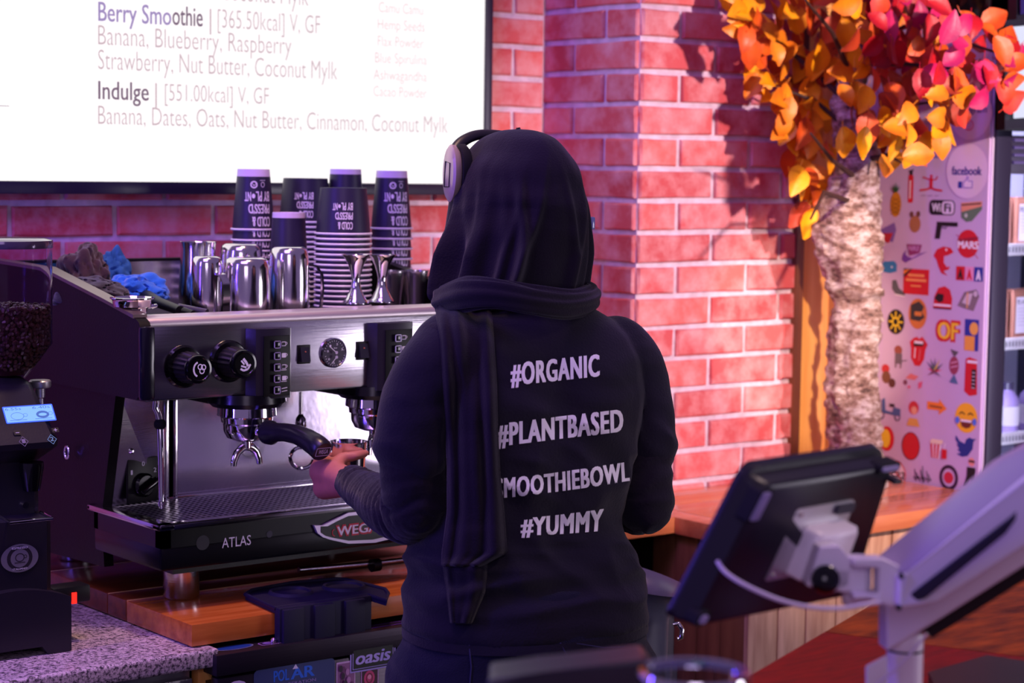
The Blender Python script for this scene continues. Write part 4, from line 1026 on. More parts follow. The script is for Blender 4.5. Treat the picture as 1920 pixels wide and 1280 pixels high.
def legs(mb, g=0.):
    for s_ in (-1, 1):
        c = pc0+ex*s_*.095
        limb(mb, [((c.x+ex.x*s_*.01, c.y+ex.y*s_*.01, .86), .108+g), ((c.x+ex.x*s_*.01, c.y+ex.y*s_*.01, .72), .095+g), (c.xy.to_3d()+Vector((0, 0, .5))+ey*.01, .066+g), (c.xy.to_3d()+Vector((0, 0, .32)), .06+g), (c.xy.to_3d()+Vector((0, 0, .11))-ey*.01, .042+g)])

# --- body: one continuous surface
body = MB()
torso(body, .010); legs(body)
rows = [ring_px(py, xl, xr, b, DB)[0] for py, xl, xr, b in ((1100, 785, 1186, .118), (1180, 770, 1200, .134), (1250, 766, 1204, .132), (1310, 790, 1180, .11))]
body.loft(rows)
limb(body, [(p, r*.82) for p, r in A3(ARM_R)]); limb(body, [(p, r*.80) for p, r in A3(FORE_R)])
limb(body, [(p, r*.82) for p, r in A3(ARM_L)]); limb(body, [(p, r*.80) for p, r in A3(FORE_L)])
HD = 3.10
hc = at(975, 405, d=HD)                         # head centre
HP = PHI-.25                                    # head turned to her left
hx_, hy_ = Vector((math.cos(HP), -math.sin(HP), 0)), Vector((math.sin(HP), math.cos(HP), 0))
neck = at(990, 560, d=DB+.02)
limb(body, [(neck-Vector((0, 0, .03)), .058), ((neck+hc)/2, .052), (hc-Vector((0, 0, .02)), .06)])
Rh = Matrix(((hx_.x, hy_.x, 0, hc.x), (hx_.y, hy_.y, 0, hc.y), (0, 0, 1, hc.z), (0, 0, 0, 1)))
def hblob(mb, p, r):
    t = MB(); blob(t, Vector(p), r); mb.add([Rh @ v for v in t.v], t.f)
hblob(body, (0, -.01, .015), (.075, .094, .098)); hblob(body, (0, .035, -.045), (.056, .058, .062)); hblob(body, (0, .062, -.088), (.026, .026, .022))
hblob(body, (0, .096, -.022), (.011, .018, .017)); hblob(body, (0, .086, .0), (.008, .014, .03)); hblob(body, (0, .083, -.060), (.024, .014, .010))
for s_ in (-1, 1): hblob(body, (s_*.074, -.01, -.015), (.010, .018, .030)); hblob(body, (s_*.034, .074, .018), (.022, .014, .010)); hblob(body, (s_*.04, .06, -.03), (.022, .02, .02))
# feet
for s_ in (-1, 1):
    c = pc0.xy.to_3d()+ex*s_*.095
    limb(body, [(c+Vector((0, 0, .09))-ey*.01, .040), (c+Vector((0, 0, .045))-ey*.02, .038)]); limb(body, [(c+Vector((0, 0, .038))-ey*.03, .034), (c+Vector((0, 0, .032))+ey*.10, .030)])
# hands: palm + five fingers each
def hand(mb, wrist, palm, across, back, fingers, thumb):
    # wrist point, palm centre, across = towards little finger, fingers [(list of points)]
    limb(mb, [(wrist, .021), ((wrist+palm)/2, .022)])
    for t in (-1, -.33, .33, 1):
        limb(mb, [((wrist*.55+palm*.45)+across*.014*t, .0135), (palm+across*.026*t+(palm-wrist).normalized()*.022, .0115)], 12)
    for pts, r in fingers: limb(mb, [(p, r*(1-.08*i)) for i, p in enumerate(pts)], 12)
    limb(mb, [(p, .0115-.0012*i) for i, p in enumerate(thumb)], 12)
wl = at(652, 900, d=3.31)
jug_c = at(654, 866, d=3.425)                    # axis of the held cup
jr = .029
fw = (jug_c-wl); fw.z = 0; fw.normalize(); lf = Vector((-fw.y, fw.x, 0))     # fw: away towards the cup, lf: her left
palm = jug_c - fw*(jr*.55) + lf*(jr+.012) + Vector((0, 0, -.018))
fing = []
for i, (dz, ln, r) in enumerate(((.020, 1.0, .0095), (.003, 1.08, .0098), (-.014, 1.0, .0095), (-.030, .82, .0085))):
    z = jug_c.z+dz-.012; P_ = []
    for a, rr in ((-0.25, jr+.016), (.35, jr+.0125), (.95, jr+.0105), (1.55, jr+.0095), (2.1, jr+.0095)):
        an = a*ln
        v = lf*math.cos(an)+fw*math.sin(an); P_.append(Vector((jug_c.x, jug_c.y, z-.003*a))+v*rr)
    fing.append((P_, r))
base_t = (wl+palm)/2+Vector((0, 0, .012))
thumb = [base_t, jug_c-fw*(jr+.012)+lf*.012+Vector((0, 0, .012)), jug_c-fw*(jr+.008)-lf*.012+Vector((0, 0, .016)), jug_c-fw*(jr*.6)-lf*(jr*.95)+Vector((0, 0, .018))]
hand(body, wl, palm, Vector((0, 0, -1)), None, fing, thumb)
limb(body, [(wl, .022), (palm+Vector((0, 0, .004)), .024), (palm+fw*.012, .022)])
limb(body, [(wl+Vector((0, 0, -.006)), .021), (palm+Vector((0, 0, -.024)), .020)])
# right hand resting forward, hidden from the back
wr = at(1118, 898, d=3.39); fo = ey; ac = ex
fing = []
for i, t in enumerate((-1, -.33, .33, 1)):
    b_ = wr+fo*.085+ac*.026*t; fing.append(([b_, b_+fo*.026+Vector((0, 0, -.004)), b_+fo*.046+Vector((0, 0, -.016)), b_+fo*.054+Vector((0, 0, -.030))], (.0088, .0095, .0095, .0085)[i]))
hand(body, wr, wr+fo*.055, ac, None, fing, [wr+fo*.025-ac*.018, wr+fo*.045-ac*.036, wr+fo*.068-ac*.042, wr+fo*.088-ac*.038])
bm_ = remesh(body, 'body', .0048, 5, .5)
bm_.materials.append(skin_m)
off = Vector(person.location)
co, no = me_arrays(bm_); set_co(bm_, co-np.array(off)); bo = obj('body', bm_, person)
bm_.materials.append(mat('dark_eye', (30, 18, 16), .1)); bm_.materials.append(mat('lips', (150, 70, 70), .45))
# eyes, brows, mouth as face details
ey_ = MB()
for s_ in (-1, 1):
    ey_.lathe([(0, -.011), (.008, -.008), (.0115, 0), (.008, .008), (0, .011)], 16, mat('eye_white', (225, 220, 218), .2), M=Rh @ Matrix.Translation((s_*.031, .079, .004)) @ Matrix.Rotation(PI/2, 4, 'X'))
    ey_.lathe([(0, 0), (.005, 0), (.004, .002), (0, .0024)], 16, mat('iris', (50, 28, 18), .1), M=Rh @ Matrix.Translation((s_*.031, .0895, .004)) @ Matrix.Rotation(-PI/2, 4, 'X'))
    ey_.tube([Rh @ Vector((s_*.016, .094, .022)), Rh @ Vector((s_*.032, .093, .027)), Rh @ Vector((s_*.047, .083, .022))], [.0015, .0022, .001], 8, mat('brow', (30, 20, 18), .9))
ey_.tube([Rh @ Vector((-.020, .090, -.060)), Rh @ Vector((0, .098, -.058)), Rh @ Vector((.020, .090, -.060))], [.002, .005, .002], 10, mat('lips', (150, 70, 70), .45), flat=.7)
ey_.build('face_features', None, person)

def nz(P, sx, sy, sz, seed=0.):
    return np.array([noise.noise(Vector((p[0]*sx+seed, p[1]*sy+seed*1.3, p[2]*sz))) for p in P])
def ridged(v): return 1-np.abs(v)*2.2

# --- T-shirt
ts = MB(); torso(ts, 0.)
limb(ts, [(p, r) for p, r in A3(ARM_R[:4])]+[(at(1206, 826, d=3.12), .0475)]); limb(ts, [(p, r) for p, r in A3(ARM_L[:4])]+[(at(776, 838, d=2.962), .0515)])
sm_ = remesh(ts, 'tee_shirt', .0055, 7, .55); sm_.materials.append(shirt_m)
co, no = me_arrays(sm_)
exn, eyn = np.array(ex), np.array(ey)
lx = (co-np.array(pc0))@exn; lz = co[:, 2]
ly = (co-np.array(pc0))@eyn
# spine hollow and shoulder blades on the back
backm = np.clip(-no@eyn, 0, 1)**1.5
sp_ = np.exp(-((lx+.0)/.035)**2)*np.clip((1.42-lz)/.1, 0, 1)*np.clip((lz-.95)/.1, 0, 1)
bl_ = (np.exp(-((lx-.085)/.05)**2)+np.exp(-((lx+.085)/.05)**2))*np.exp(-((lz-1.30)/.07)**2)
disp = backm*(-.010*sp_+.012*bl_)
# folds: soft diagonal drape above, tight horizontal rolls at the waist
f1 = nz(co, 9, 9, 3.2, 4.); f2 = nz(co, 5, 5, 24, 9.); f3 = nz(np.c_[lx*14+lz*16, ly*6, lz*9-lx*6], 1, 1, 1, 2.)
ww = np.exp(-((lz-1.045)/.055)**2)
disp += .009*ridged(f1)*np.clip((lz-1.0)/.2, 0, 1)*.7 + .016*ridged(f2)*ww + .009*ridged(f3)*np.exp(-((lz-1.15)/.12)**2)+.005*ridged(nz(co, 4, 4, 20, 7.))*np.exp(-((lz-.92)/.06)**2)
co = co+no*disp[:, None]
set_co(sm_, co)
shirt_bvh = BVHTree.FromPolygons([tuple(c) for c in co], [tuple(p.vertices) for p in sm_.polygons])
set_co(sm_, co-np.array(off)); shirt = obj('tee_shirt', sm_, person)
# hem band
hem = MB(); o0 = ring_px(1166, 759, 1213, .1445, DB)[0]; o1 = ring_px(1183, 759, 1214, .1455, DB)[0]; o2 = ring_px(1183, 765, 1208, .139, DB)[0]
hem.loft([ring_px(1168, 763, 1210, .141, DB)[0], o0, o1, o2], caps=False); hem.build('hem_band', shirt_m, shirt)
for L_, d0, nm in ((ARM_R, ((1206, 828, 3.12, .0490), (1207, 842, 3.12, .0492)), 'r'), (ARM_L, ((776, 838, 2.962, .0535), (775, 853, 2.962, .0540)), 'l')):
    a, b = at(*d0[0][:2], d=d0[0][2]), at(*d0[1][:2], d=d0[1][2])
    MB().tube([a+(a-b)*.2, a, b, b, a], [d0[0][3]-.002, d0[0][3], d0[1][3], d0[1][3]-.005, d0[0][3]-.006], 32, caps=False).build('sleeve_cuff', shirt_m, shirt)

# --- printed lettering on the back, laid on the cloth
def shirt_text(body_, BL, BR, TR, TL, bold=.03, sag=0.):
    V, Fc, (a, b, d, e) = text_geo(body_, bold, 0., 1.12)
    bm = bmesh.new(); n0 = _tn[(body_, bold, 0., 1.12)]; vs_ = [bm.verts.new((x, y, (i//n0)*.02)) for i, (x, y) in enumerate(V)]
    for f_ in Fc:
        try: bm.faces.new([vs_[i] for i in f_])
        except ValueError: pass
    W = b-a
    for _ in range(3):
        bmesh.ops.triangulate(bm, faces=bm.faces[:]); ed = [e_ for e_ in bm.edges if e_.calc_length() > W*.03]
        if ed: bmesh.ops.subdivide_edges(bm, edges=ed, cuts=1)
    bmesh.ops.triangulate(bm, faces=bm.faces[:]); bm.verts.index_update()
    out = MB(); P = []
    for v in bm.verts:
        u, w = (v.co.x-a)/(b-a), (v.co.y-d)/(e-d)
        px = (BL[0]*(1-u)+BR[0]*u)*(1-w)+(TL[0]*(1-u)+TR[0]*u)*w
        py = (BL[1]*(1-u)+BR[1]*u)*(1-w)+(TL[1]*(1-u)+TR[1]*u)*w + sag*4*u*(1-u)
        d_ = ray(px, py).normalized(); h = shirt_bvh.ray_cast(CAMP, d_)
        P.append(h[0]+h[1]*(.0010+v.co.z*.004) if h[0] is not None else CAMP+d_*DB)
    out.add(P, [[v.index for v in f_.verts] for f_ in bm.faces], ink_s); bm.free(); return out
ink_s = mat('white_shirt_print', (250, 246, 252), .6)
for t_, BL, BR, TR, TL, sg_ in (('#ORGANIC', (957, 728), (1124, 710), (1123, 664), (957, 681), 0), ('#PLANTBASED', (931, 842), (1168, 813), (1167, 766), (931, 794), 0), ('#SMOOTHIEBOWL', (909, 940), (1180, 905), (1178, 864), (909, 899), 3), ('#YUMMY', (976, 1008), (1128, 1000), (1131, 953), (976, 972), 1)):
    shirt_text(t_, BL, BR, TR, TL, .050, sg_).build('back_print', None, shirt, smooth=False)

# --- long sleeves of the undershirt
def sleeve(arm, fore, seed, name='long_sleeve'):
    s_ = MB(); limb(s_, A3(arm)); limb(s_, A3(fore)); m_ = remesh(s_, name, .005, 4, .5); m_.materials.append(sleeve_m)
    co, no = me_arrays(m_); P = [np.array(p) for p, r in A3(arm)+A3(fore)[1:]]
    # arc position along the arm for ring wrinkles
    best = np.full(len(co), 1e9); s_par = np.zeros(len(co)); acc = 0
    for p, q in zip(P[:-1], P[1:]):
        dv = q-p; L_ = np.linalg.norm(dv); t = np.clip(((co-p)@dv)/L_**2, 0, 1); dist = np.linalg.norm(co-(p+t[:, None]*dv), axis=1)
        k = dist < best; best[k] = dist[k]; s_par[k] = acc+t[k]*L_; acc += L_
    w = nz(np.c_[s_par*62+nz(co, 16, 16, 16, seed)*1.6, co[:, 0]*7, co[:, 2]*7], 1, 1, 1, seed)
    amp = .0022+.0045*np.exp(-((s_par-.27)/.07)**2)+.004*np.exp(-((s_par-acc+.03)/.05)**2)
    co = co+no*(amp*ridged(w)-.001)[:, None]
    set_co(m_, co-np.array(off)); return obj(name, m_, person)
sleeve(ARM_R, FORE_R, 3.); sl = sleeve(ARM_L, FORE_L, 6.)
# --- jeans
jn = MB(); jn.loft([ring_px(py, xl, xr, b, DB)[0] for py, xl, xr, b in ((1080, 782, 1190, .122), (1150, 768, 1206, .138), (1200, 762, 1210, .142), (1250, 757, 1212, .140), (1310, 760, 1205, .125))]); legs(jn, .008)
jm = remesh(jn, 'jeans', .0065, 5, .5); jm.materials.append(jeans_m); co, no = me_arrays(jm)
co = co+no*(.004*ridged(nz(co, 6, 6, 16, 5.)))[:, None]; jbvh = BVHTree.FromPolygons([tuple(c) for c in co], [tuple(p.vertices) for p in jm.polygons])
set_co(jm, co-np.array(off)); jeans = obj('jeans', jm, person)
def on(bvh, px, py, l=.001):
    d_ = ray(px, py).normalized(); h = bvh.ray_cast(CAMP, d_); return h[0]+h[1]*l if h[0] is not None else at(px, py, d=DB)
seam = MB(); st_ = mat('seam_thread', (44, 42, 78), .8)
for L_ in (((1050, 1205), (1068, 1240), (1078, 1300)), ((1005, 1218), (1012, 1250), (1010, 1300)), ((880, 1205), (884, 1250), (880, 1300)), ((1080, 1206), (1130, 1214), (1180, 1212))):
    P = []
    for (x0, y0), (x1, y1) in zip(L_[:-1], L_[1:]):
        P += [on(jbvh, x0+(x1-x0)*k/5, y0+(y1-y0)*k/5) for k in range(5)]
    MB().tube(P, .0012, 6, st_).build('seam', None, jeans)
# --- shoes
sh = MB()
for s_ in (-1, 1):
    c = pc0.xy.to_3d()+ex*s_*.095
    limb(sh, [(c+Vector((0, 0, .05))-ey*.04, .045), (c+Vector((0, 0, .045))+ey*.05, .042), (c+Vector((0, 0, .040))+ey*.13, .036)])
shm = remesh(sh, 'shoes', .007, 3, .5); shm.materials.append(mat('black_shoe', (16, 15, 18), .5)); co, no = me_arrays(shm); co[:, 2] = np.maximum(co[:, 2], .004); set_co(shm, co-np.array(off)); obj('shoes', shm, person)

# --- headscarf: cap part with vertical folds, open at the face
HR = [(242, 970, 974, 2e-3), (244, 946, 998, .028), (250, 924, 1020, .050), (262, 900, 1043, .074), (285, 876, 1064, .096), (315, 854, 1084, .110), (350, 849, 1093, .114), (390, 846, 1101, .116), (430, 843, 1103, .115), (470, 838, 1102, .112), (505, 834, 1098, .108), (535, 831, 1093, .102), (556, 836, 1084, .092), (572, 860, 1066, .080)]
N = 220; rows = []
yy = []
for i in range(len(HR)-1):
    for k in range(8): yy.append(i+k/8)
yy.append(len(HR)-1-.001)
HRa = np.array(HR)
def interp(t, c):
    i = int(t); f_ = t-i; p = [HRa[min(max(i+j, 0), len(HR)-1), c] for j in (-1, 0, 1, 2)]
    return .5*((2*p[1])+(p[2]-p[0])*f_+(2*p[0]-5*p[1]+4*p[2]-p[3])*f_*f_+(3*p[1]-p[0]-3*p[2]+p[3])*f_**3)
rng = np.random.RandomState(4)
folds = [(rng.uniform(0, 2*PI), rng.uniform(.05, .12), rng.uniform(.4, 1.), rng.uniform(-.35, .35)) for _ in range(34)]
hv = []
for t in yy:
    py, xl, xr, b = (interp(t, c) for c in range(4))
    if xr-xl < 4: xr = xl+4
    ring, mid, a = ring_px(py, xl, xr, max(b, .002), HD, N, HP, 2.05)
    dn = min(max((py-285)/190, 0), 1)
    for k in range(N):
        th = 2*PI*k/N; g = 0
        for (c_, w_, A_, tw) in folds:
            cc = c_+tw*dn; dth = (th-cc+PI) % (2*PI)-PI; g += A_*math.exp(-(dth/w_)**2)
        v = (ring[k]-mid)
        u_ = v.normalized() if v.length > 1e-5 else v
        low = 0
        zz = mid.z
        p_ = ring[k]+u_*(.0125*dn*(g-.55)+.0015*noise.noise(Vector((th*3, py*.02, 1))))
        # hem drops lowest at the back right
        if py > 500: p_.z -= .018*((py-500)/70)**2*math.exp(-((th-5.35)/.55)**2)
        ring[k] = p_
    hv.append(ring)
hm = MB(); n = N
vs_ = [p for r in hv for p in r]; fs = []
for i in range(len(hv)-1):
    for k in range(n):
        th = 2*PI*(k+.5)/n; py = interp(yy[i], 0)
        if abs((th-PI/2+PI) % (2*PI)-PI) < .62 and 300 < py < 478: continue      # face opening at the front
        fs.append((i*n+k, i*n+(k+1) % n, (i+1)*n+(k+1) % n, (i+1)*n+k))
hm.add(vs_, fs, hijab_m)
hs = hm.build('headscarf', None, person, angle=100)
mo = hs.modifiers.new('thick', 'SOLIDIFY'); mo.thickness = .003; mo.offset = -1
# wrap around the shoulders: twisted rolls
def roll(pts, r, seed, name='scarf_wrap', flat=.62, lobes=7, par=None):
    P = [at(x, y, d=d) for x, y, d in pts]; Q = []
    for i in range(len(P)-1):
        p0, p1, p2, p3 = P[max(i-1, 0)], P[i], P[i+1], P[min(i+2, len(P)-1)]
        for k in range(10):
            t = k/10; Q.append(.5*((2*p1)+(p2-p0)*t+(2*p0-5*p1+4*p2-p3)*t*t+(3*p1-p0-3*p2+p3)*t**3))
    Q.append(P[-1]); rings = []; prev = None; M_ = 56
    for i, p in enumerate(Q):
        t_ = (Q[min(i+1, len(Q)-1)]-Q[max(i-1, 0)]).normalized(); a_ = Vector((0, 0, 1))
        u_ = (a_-t_*a_.dot(t_)).normalized(); w_ = t_.cross(u_)
        rr = np.interp(i/(len(Q)-1), np.linspace(0, 1, len(r)), r)
        rings.append([p+(u_*math.cos(2*PI*k/M_)+w_*math.sin(2*PI*k/M_)*flat)*rr*(1+.10*math.cos(lobes*2*PI*k/M_+i*.05+seed)+.06*math.cos(3*2*PI*k/M_-i*.09+seed*2)) for k in range(M_)])
    return MB().loft(rings, hijab_m)
roll([(826, 566, 3.02), (872, 552, 2.945), (930, 552, 2.915), (1000, 566, 2.92), (1060, 574, 2.96), (1105, 566, 3.03), (1112, 552, 3.10), (1080, 535, 3.17)], [.022, .024, .020, .018, .018, .017, .016, .014], 1.).build('scarf_wrap', None, person, angle=120)
roll([(850, 556, 3.03), (920, 540, 2.97), (1010, 552, 2.97), (1075, 558, 3.01), (1104, 548, 3.07)], [.012, .013, .014, .013, .012], 2.4).build('scarf_wrap', None, person, angle=120)
# tail over the left shoulder, hanging down the back
def tail(rows, d_off, seed, name, nf=5, amp=.006):
    # rows (py, xl, xr): sheet that follows the shirt surface
    M_ = 60; R_ = []; rr = []
    rowsA = np.array(rows, float); T_ = np.linspace(0, len(rows)-1, 70)
    for t in T_:
        py, xl, xr = (np.interp(t, range(len(rows)), rowsA[:, c]) for c in range(3))
        line = []
        for k in range(M_+1):
            s_ = k/M_; px = xl+(xr-xl)*s_
            d_ = ray(px, py); h = shirt_bvh.ray_cast(CAMP, d_.normalized())
            dep = (h[0]-CAMP).dot(cf) if h[0] is not None else DB-.05
            line.append((px, py, dep))
        R_.append(line)
    D = np.array([[q[2] for q in l_] for l_ in R_]); D = np.minimum(D, DB+.0)
    for _ in range(6):
        D[1:-1] = (D[:-2]+D[1:-1]*2+D[2:])/4; D[:, 1:-1] = (D[:, :-2]+D[:, 1:-1]*2+D[:, 2:])/4
    V = []
    for i, l_ in enumerate(R_):
        for k, (px, py, _) in enumerate(l_):
            s_ = k/M_
            fo_ = amp*(math.cos(nf*2*PI*(s_+.05*math.sin(py*.012+seed)))+.5*math.cos(nf*1.7*2*PI*s_+seed+py*.004))
            ed = .012*(math.cos(PI*min(s_/.12, 1))*.5+.5+math.cos(PI*min((1-s_)/.12, 1))*.5+.5)
            V.append(at(px, py, d=D[i, k]-d_off-fo_+ed))
    F_ = [(i*(M_+1)+k, i*(M_+1)+k+1, (i+1)*(M_+1)+k+1, (i+1)*(M_+1)+k) for i in range(len(R_)-1) for k in range(M_)]
    o = MB().add(V, F_, hijab_m).build(name, None, person, angle=120)
    m_ = o.modifiers.new('thick', 'SOLIDIFY'); m_.thickness = .004; m_.offset = 0; return o
tail([(548, 852, 905), (565, 822, 915), (590, 818, 922), (640, 826, 925), (720, 832, 930), (800, 836, 932), (880, 840, 936), (960, 840, 944), (1035, 830, 950), (1060, 829, 905)], .024, 1., 'scarf_tail', 2.3, .0045)
tail([(980, 838, 920), (1060, 832, 915), (1110, 838, 910), (1168, 846, 884)], .014, 2.2, 'scarf_tail_end', 1.6, .003)

# headphones
hpn = thing('headphones', 'black and champagne headphones worn over the headscarf, left ear cup showing', 'headphones', tuple(hc))
BP = [(851, 318, 3.09), (850, 296, 3.10), (857, 276, 3.115), (872, 262, 3.13), (895, 253, 3.15), (925, 252, 3.17), (975, 258, 3.185), (1020, 270, 3.18), (1050, 300, 3.17), (1072, 335, 3.16), (1082, 365, 3.15)]
B = []
for i in range(len(BP)-1):
    p0, p1, p2, p3 = (at(BP[min(max(i+j_, 0), len(BP)-1)][0], BP[min(max(i+j_, 0), len(BP)-1)][1], d=BP[min(max(i+j_, 0), len(BP)-1)][2]) for j_ in (-1, 0, 1, 2))
    for k in range(5): t = k/5; B.append(.5*((2*p1)+(p2-p0)*t+(2*p0-5*p1+4*p2-p3)*t*t+(3*p1-p0-3*p2+p3)*t**3))
MB().tube(B, [.0062]*len(B), 14, mat('headband_black', (20, 18, 30), .4), flat=1.5).build('headband', None, hpn, angle=80)
lc = at(851, 325, d=HD-.02); champ = mat('champagne_metal', (196, 176, 160), .35, .4)
for s_, c in ((-1, lc), (1, at(1070, 392, d=3.17))):
    ax = (cs*(-.93)-cf*.36-cu*.0).normalized() if s_ < 0 else hx_
    Mq = Matrix.Translation(c) @ ax.to_track_quat('Z', 'Y').to_matrix().to_4x4() @ Matrix.Diagonal((1.45, .85, 1, 1)).to_4x4() if False else Matrix.Translation(c) @ ax.to_track_quat('Z', 'Y').to_matrix().to_4x4() @ Matrix.Diagonal((.80, 1.28, 1, 1)).to_4x4()
    e = MB().lathe([(0, -.006), (.028, -.006), (.0335, 0), (.034, .006), (.030, .0095), (0, .011)], 36, champ, M=Mq).build('ear_cup', None, hpn)
    MB().lathe([(.0, -.022), (.030, -.022), (.035, -.016), (.035, -.006), (.028, -.004), (0, -.004)], 32, rubber, M=Mq).build('ear_cushion', None, e)
    P = [Mq @ Vector((x, y, .0108)) for x, y in ((-.016, -.016), (.012, -.016), (.014, .012), (-.012, .014), (-.016, -.016))]
    MB().tube(P, .0008, 6, rubber, caps=False).build('cup_groove', None, e)
gl = thing('eyeglasses', 'clear-framed eyeglasses, only a pale tip showing at the right cheek', 'glasses', tuple(hc))
clr = mat('clear_glasses_frame', (130, 140, 200), .15, spec=.7)
g_ = MB()
for s_ in (-1, 1):
    P = [Rh @ Vector((s_*(.036+.024*math.cos(a)), .103-.012*abs(math.cos(a)), .004+.019*math.sin(a))) for a in np.linspace(0, 2*PI, 24)]
    g_.tube(P, .0016, 8, clr, caps=False)
g_.tube([Rh @ Vector((-.012, .103, .008)), Rh @ Vector((0, .108, .011)), Rh @ Vector((.012, .103, .008))], .0014, 8, clr)
g_.build('frame_front', None, gl)
ep = at(1104, 418, d=HD+.045)
MB().box(ep-Vector((.006, .012, .010)), ep+Vector((.0035, .012, .010)), clr, .003).build('end_piece', None, gl)
for s_ in (-1, 1): MB().tube([Rh @ Vector((s_*.060, .093, .006)), Rh @ Vector((s_*.080, .02, .004)), Rh @ Vector((s_*.076, -.03, -.012))], .0014, 8, clr).build('temple_arm', None, gl)

# held steel cup
hcup = thing('held_milk_cup', 'small steel cup held in the left hand under the machine spout', 'milk jug', tuple(jug_c))
zt_ = at(650, 826, d=3.425).z-jug_c.z
MB().lathe([(0, -.050), (.024, -.050), (.026, -.046), (.0275, 0), (.0300, zt_-.003), (.0315, zt_), (.030, zt_), (.026, .0), (.024, -.045), (0, -.045)], 36, mirror_steel).build('body', None, hcup, world_=False)
# ================================================================ STICKER FRIDGE
XF = at(1840, 924, z=CZ).x
FY0, FY1, FX1 = 3.0, 3.43, 4.42
ZF1 = at(1864, 42, x=XF).z
df = thing('drinks_fridge', 'tall glass-door drinks fridge, its left side covered in stickers', 'fridge', (XF, 3.2, 0))
vinyl = mat('lilac_white_vinyl', (198, 172, 210), .3)
dfm = mat('fridge_dark_frame', (52, 48, 72), .35, .3)
mb = MB()
mb.box((XF+.004, FY0+.03, .06), (XF+.03, FY1, ZF1)).box((XF+.004, FY1-.03, .06), (FX1, FY1, ZF1)).box((FX1-.03, FY0+.03, .06), (FX1, FY1, ZF1)).box((XF+.004, FY0+.03, .06), (FX1, FY1, .14)).box((XF+.004, FY0+.03, ZF1-.06), (FX1, FY1, ZF1))
mb.build('cabinet', dfm, df)
side_ = MB().box((XF-.001, FY0+.004, .06), (XF+.004, FY1-.002, ZF1), vinyl).build('sticker_panel', None, df)
MB().box((XF+.004, FY0-.002, CZ-.8), (XF+.010, FY0+.03, ZF1), mat('panel_edge_white', (225, 210, 240), .4)).build('panel_edge', None, df)
# door frame and glass
zg1 = at(1890, 326, y=FY0).z; zl = at(1880, 245, y=FY0).z
fr_ = MB(); xg = at(1880, 600, y=FY0).x
fr_.box((XF+.008, FY0-.01, .14), (xg, FY0+.03, ZF1), dfm, .002).box((FX1-.05, FY0-.01, .14), (FX1, FY0+.03, ZF1), dfm, .002).box((xg, FY0-.01, zg1), (FX1-.05, FY0+.03, zl-.01), dfm, .002).box((xg, FY0-.01, .14), (FX1-.05, FY0+.03, .22), dfm, .002)
door = fr_.build('door', None, df)
MB().box((XF+.008, FY0-.014, zl), (FX1, FY0+.03, ZF1), mat('fridge_header_dark', (26, 24, 40), .3), .002).build('header', None, df)
for k in range(4):
    z = at(1890, 262+k*14, y=FY0).z; MB().box((xg+.002, FY0-.016, z-.004), (FX1-.06, FY0-.009, z+.003), mat('louvre', (74, 64, 120), .3), .001).build('louvre', None, door)
MB().box((xg, FY0+.008, .22), (FX1-.05, FY0+.013, zg1)).build('pane', mat('door_glass', (240, 240, 250), .02, trans=1., ior=1.1), door)
MB().box((XF+.032, FY0+.034, .25), (XF+.040, FY0+.046, zg1-.01), glow('led_strip_white', (225, 230, 255), 7)).build('led_strip', None, df)
MB().box((FX1-.060, FY0+.034, .25), (FX1-.052, FY0+.046, zg1-.01), glow('led_strip_white', (225, 230, 255), 7)).build('led_strip', None, df)
shm_ = mat('shelf_white', (232, 228, 240), .4); 
MB().box((XF+.032, FY1-.035, .15), (FX1-.032, FY1-.030, ZF1-.07), mat('fridge_liner', (170, 166, 196), .5)).build('liner', None, df)
SHZ = []
for py in (468, 645, 822, 1010):
    z = at(1895, py, y=FY0+.03).z; SHZ.append(z)
    s_ = MB().box((XF+.034, FY0+.05, z-.008), (FX1-.034, FY1-.04, z-.003), shm_).build('shelf', None, df)
    MB().box((XF+.034, FY0+.034, z-.014), (FX1-.034, FY0+.042, z+.014), shm_, .001).build('price_rail', None, s_)
    f = Flat((0, FY0+.033, 0), (1, 0, 0), (0, 0, 1), n=(0, -1, 0))
    x = XF+.045
    while x < FX1-.05: f.rect(x, z-.006, x+.004, z+.006, (90, 80, 120)); x += .012
    f.build('rail_ticks', s_)
lamp = bpy.data.lights.new('fridge_lamp', 'AREA'); lamp.energy = 11; lamp.color = (.80, .82, 1.0); lamp.size = .5; lamp.shape = 'RECTANGLE'; lamp.size_y = .04
lo = bpy.data.objects.new('fridge_lamp', lamp); COL.objects.link(lo); lo.location = (XF+.33, FY0+.06, ZF1-.08)
lamp2 = bpy.data.lights.new('fridge_door_lamp', 'AREA'); lamp2.energy = 14; lamp2.color = (.82, .85, 1.0); lamp2.shape = 'RECTANGLE'; lamp2.size = .03; lamp2.size_y = 1.3
lo2 = bpy.data.objects.new('fridge_door_lamp', lamp2); COL.objects.link(lo2); lo2.location = (XF+.05, FY0+.035, 1.2); lo2.rotation_euler = Vector((.45, 1, 0)).to_track_quat('-Z', 'Y').to_euler()
